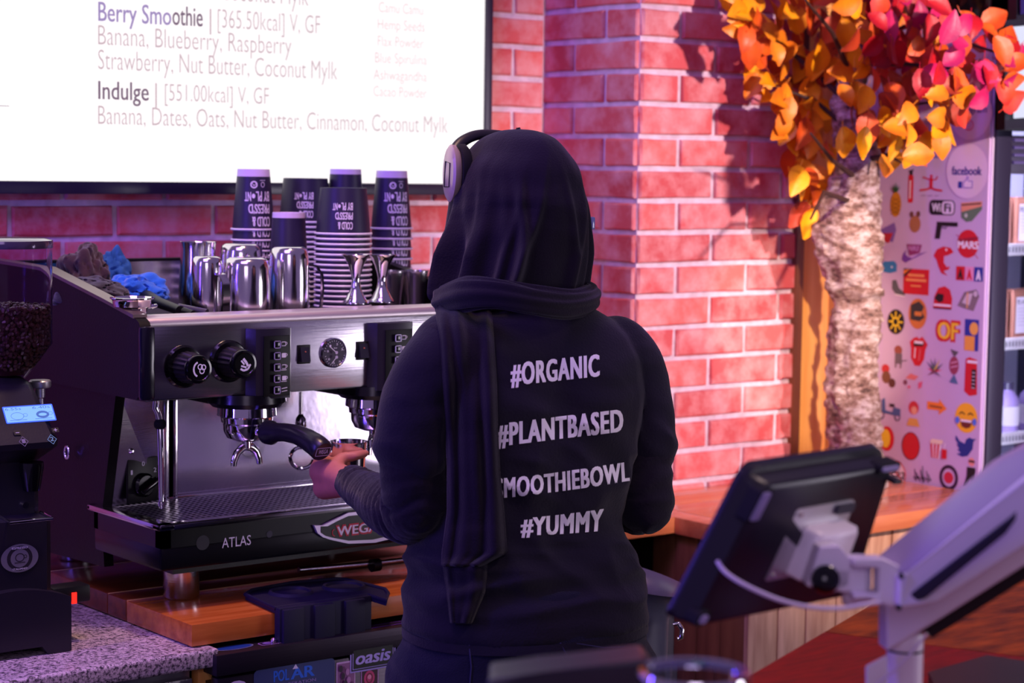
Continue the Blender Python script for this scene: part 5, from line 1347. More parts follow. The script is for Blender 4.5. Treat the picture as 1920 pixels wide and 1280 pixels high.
# bottles and boxes inside
wb = mat('kraft_brown_carton', (150, 96, 84), .6); lb_ = mat('bottle_label', (232, 226, 238), .5)
for si, z in enumerate(SHZ):
    for k in range(4):
        x = XF+.075+k*.085
        if si < 2:
            b = thing('drink_carton', '%s brown drink carton from the left on the %s fridge shelf' % (('first', 'second', 'third', 'fourth')[k], ('upper', 'second')[si]), 'carton', (x, FY0+.12, z-.0025), 0, 'drink cartons on the %s fridge shelf' % ('upper', 'second')[si])
            MB().box((-.033, -.033, 0), (.033, .033, .118), wb, .002).box((-.030, -.030, .118), (.030, .030, .124), wb).build('box', None, b, world_=False)
            f = Flat((0, -.0332, 0), (1, 0, 0), (0, 0, 1), n=(0, -1, 0)); f.rect(-.024, .02, .024, .108, (226, 218, 236))
            f.text('PL', -.020, .090, -.006, .101, (70, 60, 110), .02).ell(-.001, .0955, .0025, .004, (70, 60, 110), 10).text('NT', .005, .090, .019, .101, (70, 60, 110), .02)
            for j in range(6): f.line([(-.018, .08-.008*j), (.018-.006*(j % 3), .08-.008*j)], .0012, (150, 140, 180))
            o = f.mb.build('label_print', None, b, smooth=False, world_=False)
        else:
            b = thing('drink_bottle', '%s dark-capped bottle from the left on the %s fridge shelf' % (('first', 'second', 'third', 'fourth')[k], ('third', 'lowest')[si-2]), 'bottle', (x, FY0+.12, z-.0025), 0, 'bottles on the %s fridge shelf' % ('third', 'lowest')[si-2])
            MB().lathe([(0, 0), (.026, 0), (.028, .004), (.028, .075), (.022, .092), (.012, .102), (.012, .112)], 20, mat('smoothie_bottle', (150, 130, 190), .12)).build('glass_body', None, b, world_=False)
            MB().lathe([(.0135, .106), (.0135, .124), (0, .124)], 16, mat('bottle_cap', (44, 36, 66), .4)).build('cap', None, b, world_=False)
            MB().lathe([(.0284, .02), (.0284, .066)], 20, lb_).build('label', None, b, world_=False)

# ---- stickers on the side panel (plane x = XF-.001, u towards the viewer's right = -y)
def SP(px, py): q = at(px, py, x=XF-.001); return -q.y, q.z
PXU = 1/ (SP(1800, 600)[0]-SP(1799, 600)[0]); PXV = 1/(SP(1750, 600)[1]-SP(1750, 601)[1])
NS = [0]
class St(Flat):
    def __init__(s, px, py, label=None):
        u, v = SP(px, py); Flat.__init__(s, (XF-.0012, 0, 0), (0, -1, 0), (0, 0, 1), n=(-1, 0, 0), base=.0003, step=.00015)
        s.o = s.o + s.u*u + s.v*v; s.lab = label
    # shapes are given in photo pixels relative to the sticker centre: x right, y down
    def X(s, x): return x/PXU
    def Y(s, y): return -y/PXV
    def E(s, x, y, rx, ry, c, n=20): return s.ell(s.X(x), s.Y(y), rx/PXU, ry/PXV, c, n)
    def Rg(s, x, y, rx, ry, w, c): return s.ring(s.X(x), s.Y(y), rx/PXU, ry/PXV, w/PXV, c)
    def Pg(s, pts, c): return s.poly([(s.X(a), s.Y(b)) for a, b in pts], c)
    def Ln(s, pts, w, c): return s.line([(s.X(a), s.Y(b)) for a, b in pts], w/PXV, c)
    def Tx(s, t, x0, y0, x1, y1, c, bold=.02, sh=0.): return s.text(t, s.X(x0), s.Y(y1), s.X(x1), s.Y(y0), c, bold, sh)
    def Bx(s, x0, y0, x1, y1, c, r=0.): return s.rect(s.X(x0), s.Y(y1), s.X(x1), s.Y(y0), c, r/PXV)
    def end(s): 
        o = s.mb.build('sticker', None, side_, smooth=False)
        if s.lab: o['label'] = s.lab
RED, BK, WH, YL, OR_, BL_, PK = (206, 24, 44), (26, 20, 30), (236, 228, 240), (240, 200, 50), (236, 130, 50), (40, 50, 150), (220, 90, 130)
s = St(1820, 212, 'round pale social media sticker near the top'); s.E(0, 0, 40, 50, (222, 196, 226), 36).Rg(0, 0, 40, 50, 1.5, (196, 160, 206)).Tx('Instagram', -30, -14, 30, 4, (96, 70, 130)).Rg(-2, 22, 9, 10, 2.5, (214, 70, 130)).Rg(-2, 22, 4, 5, 1.5, (214, 70, 130)).end()
s = St(1814, 320, 'round pale sticker with a thumb up'); s.E(0, 0, 40, 52, (222, 196, 226), 36).Rg(0, 0, 40, 52, 1.5, (196, 160, 206)).Tx('facebook', -29, -8, 27, 8, (66, 56, 140), .03).Bx(-16, 20, -9, 32, BL_).Pg([(-7, 20), (-2, 17), (0, 10), (3, 10), (3, 18), (11, 18), (11, 32), (-7, 32)], (160, 130, 200)).Pg([(-5, 21), (0, 18), (2, 14), (2, 20), (9, 20), (9, 30), (-5, 30)], (228, 208, 234)).end()
s = St(1826, 80, 'round sticker half behind the leaves'); s.E(0, 0, 34, 44, (226, 190, 206), 30).Rg(0, 0, 34, 44, 1.5, (200, 150, 180)).end()
s = St(1708, 350, 'red fire extinguisher sticker'); s.Bx(-5, -22, 5, 30, RED, 3).Bx(-3, -30, 3, -22, BK).Ln([(-5, -29), (5, -32)], 2, BK).Ln([(-1, -12), (-1, 22)], 3, WH).end()
s = St(1746, 348, 'red acrobat sticker'); s.E(0, -18, 2.6, 3, RED, 10).Bx(-3, -15, 3, 6, RED).Ln([(-16, -16), (0, -10), (10, -12), (12, -18)], 2.4, RED).Ln([(-21, 9), (-8, 7), (0, 4), (8, 7), (22, 9)], 3.6, RED)
for k in range(3): s.Ln([(-18+13*k, 19), (-10+13*k, 18)], 1.2, (150, 120, 160))
s.end()
s = St(1680, 376, 'pineapple sticker'); s.E(0, 7, 11, 24, (200, 130, 30), 22)
for k in range(4): s.Ln([(-9, -6+8*k), (9, 2+8*k)], 1., (130, 76, 20)).Ln([(9, -6+8*k), (-9, 2+8*k)], 1., (130, 76, 20))
for a in (-9, -5, 0, 5, 9): s.Pg([(-3, -16), (a*1.1, -36+abs(a)), (3, -16)], (40, 90, 50))
s.end()
s = St(1767, 389, 'black and white wireless sticker'); s.Bx(-25, -14, 24, 14, BK, 9).Bx(-1, -12, 22, 12, (224, 206, 232), 7).Tx('Wi', -20, -8, -3, 8, WH, .03).Tx('Fi', 4, -8, 17, 8, BK, .03).end()
s = St(1821, 396, 'picture of a green hill on a die-cut sticker'); s.Pg([(-19, -15), (20, -19), (20, -4), (2, 18), (-8, 20), (-18, 12)], (96, 120, 96)).Pg([(-19, -15), (20, -19), (20, -10), (-18, 2)], (226, 150, 120)).Ln([(-18, -11), (18, -15)], 3, (90, 60, 60)).E(-9, 8, 3, 4, (190, 200, 190), 10).end()
s = St(1770, 430, 'black pistol silhouette sticker'); s.Bx(-14, -14, 26, -6, BK).Pg([(-14, -7), (-4, -7), (-7, 18), (-17, 18)], BK).Ln([(-4, -4), (4, -2), (6, -7)], 1.6, BK).end()
s = St(1815, 457, 'round red planet sticker'); s.E(0, 0, 20, 26, RED, 28).Pg([(-19, -8), (19, -14), (19, -10), (-18, 2)], (150, 20, 50)).Tx('MARS', -19, -5, 20, 9, WH, .05).Ln([(-22, -16), (-2, -2), (20, 26)], 1.4, (190, 60, 80)).end()
s = St(1717, 474, 'violet swoosh sticker'); s.Pg([(-27, 14), (-20, 20), (-6, 12), (24, -4), (0, 3), (-14, 8), (-20, 4), (-18, -6), (-25, 4)], (110, 60, 160)).Pg([(-18, -16), (12, -16), (8, 0), (-12, 6)], (140, 50, 110)).Tx('NIKE', -15, -13, 8, -4, (200, 150, 210), .02, .3).Pg([(-15, 8), (-8, 6), (10, 0), (-6, 10)], (200, 160, 220)).end()
s = St(1768, 490, 'red leaping fish-tailed creature sticker'); s.Pg([(-18, -10), (-12, -22), (0, -28), (14, -26), (20, -18), (10, -12), (2, -10), (2, 2), (8, 10), (14, 8), (12, 14), (2, 18), (10, 26), (-2, 22), (-8, 10), (-12, -2)], RED).E(6, -22, 2, 2.4, WH, 8).end()
s = St(1817, 513, 'three small tower pictures in red, pink and blue')
for k, (c_, t_) in enumerate(((RED, BK), ((230, 150, 190), RED), (BL_, WH))):
    x = -16+17*k; s.Bx(x-8, -13, x+8, 13, c_).Pg([(x-5, 11), (x-1, -8), (x+1, -8), (x+5, 11), (x+2, 11), (x, 5), (x-2, 11)], t_)
s.end()
s = St(1718, 528, 'square red notice sticker'); s.Bx(-25, -24, 25, 24, RED).Pg([(-25, -24), (-8, -24), (-25, -6)], BK).Pg([(-25, -20), (-12, -24), (-25, -12)], OR_)
for y_, w_ in ((-12, 16), (-3, 20), (8, 10)): s.Ln([(-w_, y_), (w_, y_)], 5 if y_ < 5 else 3, (240, 150, 90))
s.end()
s = St(1767, 558, 'red racing helmet sticker'); s.Pg([(-17, 20), (-15, -2), (-8, -18), (4, -22), (14, -16), (19, 0), (18, 20)], RED).Pg([(-15, 2), (-9, -8), (3, -6), (2, 6), (-6, 10)], BK).Bx(-16, 12, 17, 16, WH).Ln([(-16, 20), (18, 20)], 2, BK).end()
s = St(1816, 562, 'rolled banknotes sticker'); s.Pg([(-20, 12), (-8, -14), (14, -20), (20, -8), (10, 20), (-8, 16)], (130, 112, 120)).Pg([(-12, 6), (-4, -10), (8, -13), (2, 10)], (206, 190, 200)).Ln([(-2, -14), (-2, 16)], 3, (226, 170, 110)).E(13, -12, 5, 7, (206, 190, 200), 12).Rg(13, -12, 5, 7, 1.2, (70, 60, 70)).end()
s = St(1680, 603, 'round black and yellow sun sticker'); s.E(0, 0, 17, 24, BK, 26)
for k in range(8): a = 2*PI*k/8; s.Ln([(6*math.cos(a), 8*math.sin(a)), (14*math.cos(a), 20*math.sin(a))], 3, YL)
s.Rg(0, 0, 7, 9, 3, YL).end()
s = St(1721, 588, 'oval orange and dark picture sticker'); s.E(0, 0, 18, 29, (206, 120, 60), 26).Pg([(-14, -16), (2, -24), (12, -14), (8, -4), (14, 6), (4, 14), (-14, 12)], (50, 54, 56)).Bx(-6, -4, 8, 4, (214, 130, 60)).end()
s = St(1776, 620, 'red and yellow two-letter sticker'); s.Tx('OF', -22, -21, 25, 21, RED, .09).Tx('OF', -18, -16, 21, 16, YL, .03, .0).end()
s = St(1822, 628, 'plain blue and orange rectangle sticker'); s.Bx(-13, -29, 13, 29, BL_).Bx(-13, 2, 6, 29, (236, 160, 70)).E(4, -12, 8, 12, (236, 170, 80), 16).end()
s = St(1722, 658, 'red lips and tongue sticker'); s.Pg([(-17, -16), (-10, -24), (-3, -27), (1, -23), (7, -28), (12, -22), (18, -14), (14, -4), (12, 14), (4, 28), (-6, 28), (-14, 14), (-14, -4)], RED).Pg([(-10, -16), (0, -20), (11, -18), (9, -10), (-9, -8)], BK).Bx(-8, -19, 9, -14, WH).Ln([(-6, -6), (-7, 14)], 2.4, WH).Ln([(4, -4), (2, 18)], 1.4, (240, 140, 150)).end()
s = St(1753, 690, 'multicoloured pointed leaf sticker')
for a, c_ in ((-75, RED), (-50, (60, 70, 90)), (-25, (70, 110, 80)), (0, (90, 90, 110)), (25, (210, 190, 80)), (50, (60, 70, 90)), (75, RED), (120, (100, 90, 110)), (-120, (120, 60, 90))):
    r_ = math.radians(a); L_ = 25 if abs(a) < 60 else 17; s.Pg([(-2.5*math.cos(r_), 6-2.5*math.sin(r_)), (L_*.9*math.sin(r_), 6-L_*1.1*math.cos(r_)), (2.5*math.cos(r_), 6+2.5*math.sin(r_))], c_)
s.end()
s = St(1789, 687, 'wrapped sweet sticker'); s.E(0, -2, 9, 17, (150, 60, 90), 20).Pg([(-8, -32), (8, -28), (0, -17)], (90, 84, 90)).Pg([(-8, 30), (9, 32), (1, 14)], (80, 110, 150)).Ln([(-6, -6), (6, -10)], 2, (220, 160, 190)).Ln([(-6, 2), (7, -2)], 2, (220, 160, 190)).end()
s = St(1821, 706, 'red telephone box sticker'); s.Pg([(-11, -32), (-4, -36), (10, -32), (12, 32), (-2, 36), (-12, 28)], RED).Bx(-8, -30, 11, -25, WH).Bx(1, -14, 9, 22, BK)
for k in range(5): s.Ln([(2, -8+7*k), (8, -8+7*k)], 1.2, WH)
s.end()
s = St(1711, 716, 'pink umbrella and fruit sticker'); s.Pg([(-14, -6), (-4, -16), (12, -12), (4, -4)], (220, 120, 120)).E(-14, 2, 4, 5, (120, 60, 90), 10).Pg([(12, 0), (20, -4), (18, 8), (12, 12)], PK).E(-6, 10, 3, 3, PK, 8).end()
s = St(1686, 668, 'small brown beret figure sticker'); s.E(-2, -12, 8, 9, (150, 80, 70), 14).Bx(-8, -6, 6, 14, (110, 96, 110)).Ln([(-6, 14), (-6, 22)], 2.5, (90, 50, 40)).Ln([(4, 14), (4, 22)], 2.5, (90, 50, 40)).Ln([(6, 8), (16, 6)], 1.4, BK).end()
s = St(1757, 763, 'orange arrow sticker'); s.Pg([(-19, -9), (4, -9), (4, -16), (19, 1), (4, 14), (4, 6), (-19, 6)], OR_).Ln([(-14, -1), (10, 0)], 3, (120, 60, 40)).end()
s = St(1812, 783, 'laughing face with tears sticker'); s.E(0, 0, 21, 28, (244, 180, 40), 28).Pg([(-12, 4), (12, 4), (8, 17), (0, 20), (-8, 17)], (110, 40, 40)).Bx(-10, 4, 10, 8, WH).Ln([(-13, -6), (-8, -10), (-3, -6)], 2.2, BK).Ln([(3, -6), (8, -10), (13, -6)], 2.2, BK).E(-16, 6, 4, 7, (80, 120, 220), 12).E(16, 6, 4, 7, (80, 120, 220), 12).end()
s = St(1811, 838, 'dark blue bird silhouette sticker'); s.Pg([(-19, -20), (-12, -10), (-2, -6), (0, -14), (6, -19), (13, -17), (19, -18), (14, -12), (13, 2), (4, 16), (-6, 19), (-17, 15), (-9, 12), (-16, 6), (-12, 5), (-18, -4), (-14, -3), (-20, -12)], (34, 50, 130)).end()
s = St(1713, 778, 'red haired portrait sticker'); s.E(0, -14, 10, 13, (200, 50, 60), 18).E(1, -9, 6, 8, (226, 160, 130), 14).Pg([(-13, 21), (-8, 6), (8, 6), (13, 21)], (216, 160, 80)).end()
s = St(1670, 768, 'blue scooter sticker'); s.Rg(-18, 12, 6, 8, 2.4, (30, 40, 80)).Rg(14, 12, 6, 8, 2.4, (30, 40, 80)).Pg([(-18, 4), (-18, -18), (-12, -22), (-10, 2), (4, 4), (6, -6), (20, -4), (20, 10), (8, 10), (-12, 8)], (70, 90, 150)).Bx(-2, -12, 8, -6, (50, 30, 50)).end()
s = St(1759, 834, 'striped popcorn tub sticker'); s.Pg([(-16, -2), (6, 0), (4, 26), (-12, 24)], WH)
for k in range(3): s.Pg([(-15+7*k, -2), (-11+7*k, -2), (-9+5*k, 25), (-12+5*k, 25)], RED)
for k in range(8): s.E(-12+3*k*.9, -5-2*(k % 2), 3.5, 4, (236, 214, 190), 8)
s.Bx(8, 6, 18, 24, RED).Ln([(13, 6), (15, -6)], 1.4, WH).end()
s = St(1708, 836, 'plain red round badge'); s.E(0, 0, 18, 27, (200, 30, 44), 26).Rg(0, 0, 18, 27, 2, (110, 20, 40)).end()
s = St(1663, 818, 'red and yellow oval sticker'); s.E(0, 4, 15, 24, RED, 22).E(-2, 4, 9, 18, YL, 20).end()
s = St(1683, 889, 'barred-circle sticker'); s.E(0, 0, 17, 24, (226, 206, 226), 24).Tx('CR2', -14, -6, 15, 8, BK, .03).Rg(0, 0, 17, 24, 2.4, (210, 70, 80)).Ln([(-11, -17), (12, 17)], 2.4, (210, 70, 80)).end()
s = St(1730, 891, 'black scribbled lettering sticker')
for k in range(8): s.Ln([(-16+4*k, -10+6*(k % 3)), (-12+4*k, 12-4*(k % 2)), (-18+5*k, 4)], 2, BK)
s.Ln([(0, -18), (2, 14)], 2, BK).end()
s = St(1779, 895, 'round dark badge with a red centre'); s.Rg(0, 0, 18, 24, 7, (56, 26, 60)).E(0, 0, 9, 11, (200, 40, 70), 18).end()
for k in range(10): pass
s = St(1821, 888, 'dancing figure in dark suit sticker'); s.E(0, -22, 6, 8, (230, 150, 140), 14).Bx(-5, -25, 6, -21, BK).Pg([(-8, -12), (8, -12), (8, 6), (12, 26), (6, 26), (0, 10), (-6, 26), (-13, 26), (-8, 4)], BK).end()
s = St(1752, 278, 'lilac square sticker behind the leaves'); s.Bx(-17, -18, 17, 18, (120, 110, 190), 3).Bx(4, 2, 9, 10, BK).end()
s = St(1765, 258, 'red and violet dots sticker'); s.E(-2, -4, 7, 10, RED, 14).Rg(3, 12, 7, 8, 3, (90, 60, 130)).end()
s = St(1665, 500, 'blue whale sticker'); s.Pg([(-20, 6), (-8, -10), (12, -12), (18, -6), (18, 8), (4, 12), (-10, 10)], (40, 120, 180)).E(8, 0, 1.6, 2, WH, 6).end()
s = St(1684, 540, 'grey sneaker sticker'); s.Pg([(-12, -14), (-4, -16), (2, 0), (14, 8), (14, 14), (-4, 12), (-12, 2)], (90, 90, 100)).Ln([(-6, 12), (14, 15)], 2.4, WH).end()
s = St(1662, 430, 'violet and red butterfly sticker'); s.Pg([(-18, 4), (16, -14), (20, 0), (14, 24), (-2, 20)], (120, 90, 170)).Pg([(-10, 8), (14, 6), (6, 26), (-8, 22)], (180, 30, 50)).end()
s = St(1664, 705, 'red and brown figures sticker'); s.E(-4, -14, 8, 9, (190, 50, 60), 14).E(-2, 2, 9, 12, (120, 76, 60), 14).E(10, 12, 7, 9, (90, 50, 50), 12).end()
s = St(1716, 416, 'brown paw-shaped sticker'); s.E(0, 4, 11, 16, (166, 108, 72), 18).E(-7, -14, 4, 6, (110, 66, 60), 10).E(6, -15, 4, 6, (110, 66, 60), 10).end()

# ================================================================ things at the upper right
ms = thing('hanging_menu_monitor', 'white-lit monitor with thick black bezel at the upper right edge', 'monitor', tuple(at(1950, 140, d=4.56)))
a, b, c, d_ = at(1908, 42, d=4.56), at(1886, 232, d=4.56), at(2140, 215, d=4.71), at(2160, 30, d=4.71)
def slab(mb, P4, n, t, m): 
    P = [p for p in P4]+[p+n*t for p in P4]; mb.add(P, [(0, 1, 2, 3), (7, 6, 5, 4), (0, 4, 5, 1), (1, 5, 6, 2), (2, 6, 7, 3), (3, 7, 4, 0)], m)
n_ = (c-b).cross(a-b).normalized(); n_ = n_ if n_.dot(cf) > 0 else -n_
mb = MB(); slab(mb, [at(1885, 38, d=4.56), at(1884, 243, d=4.56), at(2150, 228, d=4.73), at(2170, 15, d=4.73)], n_, .03, mat('monitor_shell', (20, 18, 34), .3)); mb.build('casing', None, ms)
mb = MB(); slab(mb, [at(1899, 50, d=4.55), at(1902, 222, d=4.55), at(2130, 205, d=4.70), at(2150, 30, d=4.70)], n_, .003, glow('monitor_white', (226, 230, 255), .95)); mb.build('screen', None, ms)
sp2 = thing('upper_monitor', 'dark blue-edged monitor above the white-lit one, cut off by the top right corner', 'monitor', tuple(at(1950, 0, d=4.56)))
mb = MB(); slab(mb, [at(1906, -110, d=4.56), at(1906, 36, d=4.56), at(2150, 10, d=4.71), at(2160, -120, d=4.71)], n_, .03, mat('monitor_shell', (20, 18, 34), .3)); mb.build('casing', None, sp2)
mb = MB(); slab(mb, [at(1914, -100, d=4.55), at(1914, 27, d=4.55), at(2140, 0, d=4.70), at(2150, -110, d=4.70)], n_, .003, mat('screen_off_blue', (40, 34, 90), .1)); mb.build('screen', None, sp2)
pm = MB().tube([at(2060, -100, d=4.62), at(2060, -420, d=4.62)], .02, 12, blk).tube([at(2060, -420, d=4.62), at(2060, 130, d=4.62)], .015, 12, blk); tag(pm.build('monitor_pole', None), 'black pole carrying the two monitors', 'pole')
tag(MB().box((XF+.01, FY0+.02, ZF1+.001), (FX1-.02, FY1, ZF1+.34), blk_gloss, .01).build('black_storage_box'), 'black glossy box standing on top of the drinks fridge', 'box')

# ================================================================ AUTUMN TREE
tree = thing('autumn_tree', 'artificial birch-bark tree with yellow, orange and red leaves, beside the brick pier', 'tree', (3.56, 3.22, CZ))
def bark():
    m = bpy.data.materials.new('flaking_birch_bark'); m.use_nodes = True; nt = m.node_tree; b = nt.nodes['Principled BSDF']; L = nt.links
    tc = nt.nodes.new('ShaderNodeTexCoord'); mp = nt.nodes.new('ShaderNodeMapping'); mp.inputs['Scale'].default_value = (20, 20, 46); L.new(tc.outputs['Object'], mp.inputs[0])
    n = nt.nodes.new('ShaderNodeTexNoise'); n.inputs['Scale'].default_value = 1.1; n.inputs['Detail'].default_value = 10; n.inputs['Roughness'].default_value = .78; L.new(mp.outputs[0], n.inputs['Vector'])
    r = nt.nodes.new('ShaderNodeValToRGB'); e = r.color_ramp.elements; e[0].position = .36; e[0].color = (*lin((60, 38, 36)), 1); e[1].position = .60; e[1].color = (*lin((214, 196, 192)), 1)
    x = e.new(.48); x.color = (*lin((150, 116, 104)), 1)
    L.new(n.outputs['Fac'], r.inputs[0]); L.new(r.outputs[0], b.inputs['Base Color']); b.inputs['Roughness'].default_value = .85
    bp = nt.nodes.new('ShaderNodeBump'); bp.inputs['Strength'].default_value = .9; bp.inputs['Distance'].default_value = .008; L.new(n.outputs['Fac'], bp.inputs['Height']); L.new(bp.outputs[0], b.inputs['Normal'])
    return m
YTK = 3.22
TR = [(895, 1612, 52), (840, 1604, 50), (780, 1602, 50), (720, 1600, 50), (660, 1600, 48), (600, 1604, 50), (565, 1606, 43), (540, 1602, 56), (520, 1600, 58), (480, 1594, 62), (430, 1590, 60), (380, 1592, 56), (345, 1604, 46), (300, 1606, 44), (250, 1600, 36), (190, 1588, 30), (140, 1600, 26), (90, 1622, 20), (40, 1650, 16)]
rings = []; NT_ = 72
TRa = np.array(TR, float); n_rows = 150
for i in range(n_rows):
    t = i/(n_rows-1)*(len(TR)-1); py, px, hw = (np.interp(t, range(len(TR)), TRa[:, c_]) for c_ in range(3))
    c_ = at(px, py, y=YTK); r_ = hw/CF*(c_-CAMP).dot(cf)*.93; ring = []
    for k in range(NT_):
        a = 2*PI*k/NT_; q = Vector((math.cos(a), math.sin(a), c_.z*3))
        d_ = .16*noise.noise(q*1.6)+.14*noise.noise(Vector((q.x*2, q.y*2, c_.z*11)))+.09*noise.noise(Vector((q.x*7, q.y*7, c_.z*60)))
        st = noise.noise(Vector((q.x*1.2, q.y*1.2, c_.z*40))); d_ += .10*(st > .12)
        rr = r_*(1+d_); ring.append(c_+Vector((rr*math.cos(a), rr*math.sin(a), .004*noise.noise(q*5))))
    rings.append(ring)
for k in range(NT_): rings[0][k].z = CZ+.001
MB().loft(rings, bark()).build('trunk', None, tree, angle=60)
brn = mat('dark_twig', (58, 30, 24), .7)
random.seed(21)
BR = [((1600, 200, 3.2), (1520, 130, 3.28), (1440, 60, 3.33), (1390, 30, 3.33)), ((1600, 250, 3.2), (1530, 190, 3.28), (1450, 160, 3.32)), ((1600, 330, 3.2), (1560, 300, 3.12), (1520, 250, 3.05)), ((1610, 260, 3.2), (1680, 200, 3.12), (1760, 190, 3.05)), ((1630, 80, 3.2), (1720, 40, 3.1), (1810, 80, 2.93), (1890, 105, 2.84)), ((1620, 120, 3.2), (1700, 120, 3.1), (1800, 130, 3.0)), ((1640, 50, 3.2), (1640, -20, 3.12), (1620, -80, 3.1)), ((1600, 150, 3.2), (1560, 60, 3.1), (1510, 0, 3.02)), ((1600, 380, 3.2), (1545, 360, 3.1), (1520, 410, 3.05)), ((1620, 300, 3.2), (1665, 290, 3.1), (1690, 305, 3.05))]
for P in BR:
    Q = [at(x, y, y=yy_) for x, y, yy_ in P]
    MB().tube(Q, list(np.linspace(.007, .0025, len(Q))), 8, brn).build('branch', None, tree)
# leaf meshes: folded ovate blade with midrib
LC = {'yellow': ((250, 176, 8), (226, 130, 10)), 'gold': ((236, 150, 20), (206, 96, 20)), 'orange': ((222, 100, 24), (190, 60, 20)), 'rust': ((178, 62, 26), (128, 36, 24)), 'red': ((196, 22, 30), (140, 10, 34)), 'coral': ((236, 84, 40), (206, 34, 50)), 'magenta': ((208, 30, 92), (150, 14, 80))}
LM = {}
for nm, (c1, c2) in LC.items():
    m = mat('leaf_'+nm, c1, .45, col2=c2, vscale=16, bump=.15, bscale=120)
    m.node_tree.nodes['Principled BSDF'].inputs['Subsurface Weight'].default_value = 0
    vs3 = []
    for v_ in range(3):
        L_, W_ = .060*(1+.08*v_), .0245*(1+.1*(v_-1)); nx, ny = 8, 4; V = []; F_ = []
        for i in range(nx+1):
            t = i/nx; w = W_*math.sin(PI*min(1, (t*.93+.04))**.85)*(1-.25*t)+.0006
            for j in range(-ny//2, ny//2+1):
                s_ = j/(ny/2); V.append((L_*t, w*s_*(1+.04*math.sin(t*30)), .012*math.sin(t*2.6)*(1, -.6, .4)[v_]+abs(s_)*w*(.28, .15, .4)[v_]))
        row = ny+1
        for i in range(nx):
            for j in range(ny): F_.append((i*row+j, (i+1)*row+j, (i+1)*row+j+1, i*row+j+1))
        mb = MB().add(V, F_, m).tube([(-.014, 0, .002), (0, 0, .0), (.03, 0, .0115*math.sin(1.25)*(1, -.6, .4)[v_]+.0003)], [.0008, .0009, .0004], 4, m)
        vs3.append(mb.mesh('leaf', smooth=True, angle=80))
    LM[nm] = vs3
CROWN = [(1355, 12), (1372, 55), (1400, 92), (1398, 165), (1432, 228), (1482, 262), (1478, 330), (1498, 372), (1530, 372), (1540, 320), (1560, 372), (1584, 330), (1590, 262), (1660, 300), (1740, 300), (1775, 262), (1800, 235), (1850, 190), (1902, 196), (1912, 110), (1900, 60), (1836, 30), (1760, 20), (1750, -40), (1400, -40)]
def inside(x, y, P):
    r_ = False
    for (x0, y0), (x1, y1) in zip(P, P[1:]+P[:1]):
        if (y0 > y) != (y1 > y) and x < (x1-x0)*(y-y0)/(y1-y0)+x0: r_ = not r_
    return r_
def leafcol(x, y):
    r_ = random.random()
    if x > 1790 and y < 210: w = (('coral', .22), ('magenta', .28), ('red', .28), ('orange', .22))
    elif x > 1610 and y < 150: w = (('red', .44), ('coral', .10), ('magenta', .16), ('orange', .22), ('gold', .08))
    elif x > 1700: w = (('yellow', .34), ('gold', .26), ('orange', .2), ('rust', .14), ('coral', .06))
    else: w = (('yellow', .34), ('gold', .26), ('orange', .22), ('rust', .18))
    for n_, p_ in w:
        r_ -= p_
        if r_ < 0: return n_
    return w[0][0]
def put_leaf(px, py, yd, ang, colr, sc=1., roll=None):
    me = random.choice(LM[colr]); o = obj('leaf', me, tree); c_ = at(px, py, y=yd)
    if c_.x > XF-.07 and yd > 2.95: c_ = at(px, py, y=random.uniform(2.84, 2.95))
    # blade axis in a near-vertical plane facing roughly the room, with random tilt
    ax = Vector((math.cos(ang), random.uniform(-.35, .35), math.sin(ang))).normalized()
    nrm_ = Vector((random.uniform(-.7, .5), -1, random.uniform(-.3, .7))).normalized(); sd = nrm_.cross(ax).normalized(); nrm_ = ax.cross(sd)
    M_ = Matrix(((ax.x, sd.x, nrm_.x), (ax.y, sd.y, nrm_.y), (ax.z, sd.z, nrm_.z))).to_4x4()
    M_ = Matrix.Translation(c_-Vector(tree.location)) @ M_ @ Matrix.Scale(sc, 4)
    o.matrix_local = M_
ex_leaves = [(1380, 28, 190, 'yellow'), (1412, 45, 250, 'orange'), (1465, 28, 205, 'yellow'), (1428, 82, 175, 'yellow'), (1455, 115, 255, 'gold'), (1530, 118, 270, 'yellow'), (1426, 160, 185, 'yellow'), (1462, 178, 240, 'gold'), (1455, 212, 170, 'orange'), (1497, 212, 215, 'gold'), (1520, 170, 285, 'yellow'), (1620, 235, 250, 'orange'), (1665, 222, 300, 'yellow'), (1620, 262, 260, 'yellow'), (1562, 300, 265, 'yellow'), (1515, 330, 300, 'yellow'), (1520, 350, 215, 'yellow'), (1672, 310, 350, 'gold'), (1744, 270, 280, 'yellow'), (1750, 175, 10, 'yellow'), (1810, 178, 10, 'gold'), (1735, 130, 280, 'coral'), (1668, 45, 265, 'magenta'), (1655, 5, 300, 'coral'), (1790, 150, 270, 'orange'), (1812, 50, 250, 'red'), (1886, 170, 300, 'coral'), (1890, 115, 350, 'magenta'), (1850, 135, 280, 'red'), (1560, 50, 230, 'orange'), (1690, 90, 320, 'red'), (1522, 415, 262, 'yellow'), (1535, 330, 300, 'gold'), (1500, 400, 230, 'rust'), (1680, 245, 345, 'gold'), (1700, 232, 10, 'yellow'), (1590, 15, 150, 'yellow'), (1585, 5, 20, 'gold')]
for x, y, a, c_ in ex_leaves: put_leaf(x-.5*55*math.cos(math.radians(a))*.9, y+.5*55*math.sin(math.radians(a))*.9, (random.uniform(3.24, 3.34) if x < 1570 else random.uniform(2.98, 3.06)-(.16 if x > 1780 else 0)), math.radians(a), c_, random.uniform(1.05, 1.25))
cnt = len(ex_leaves); tries = 0
pts_ = []
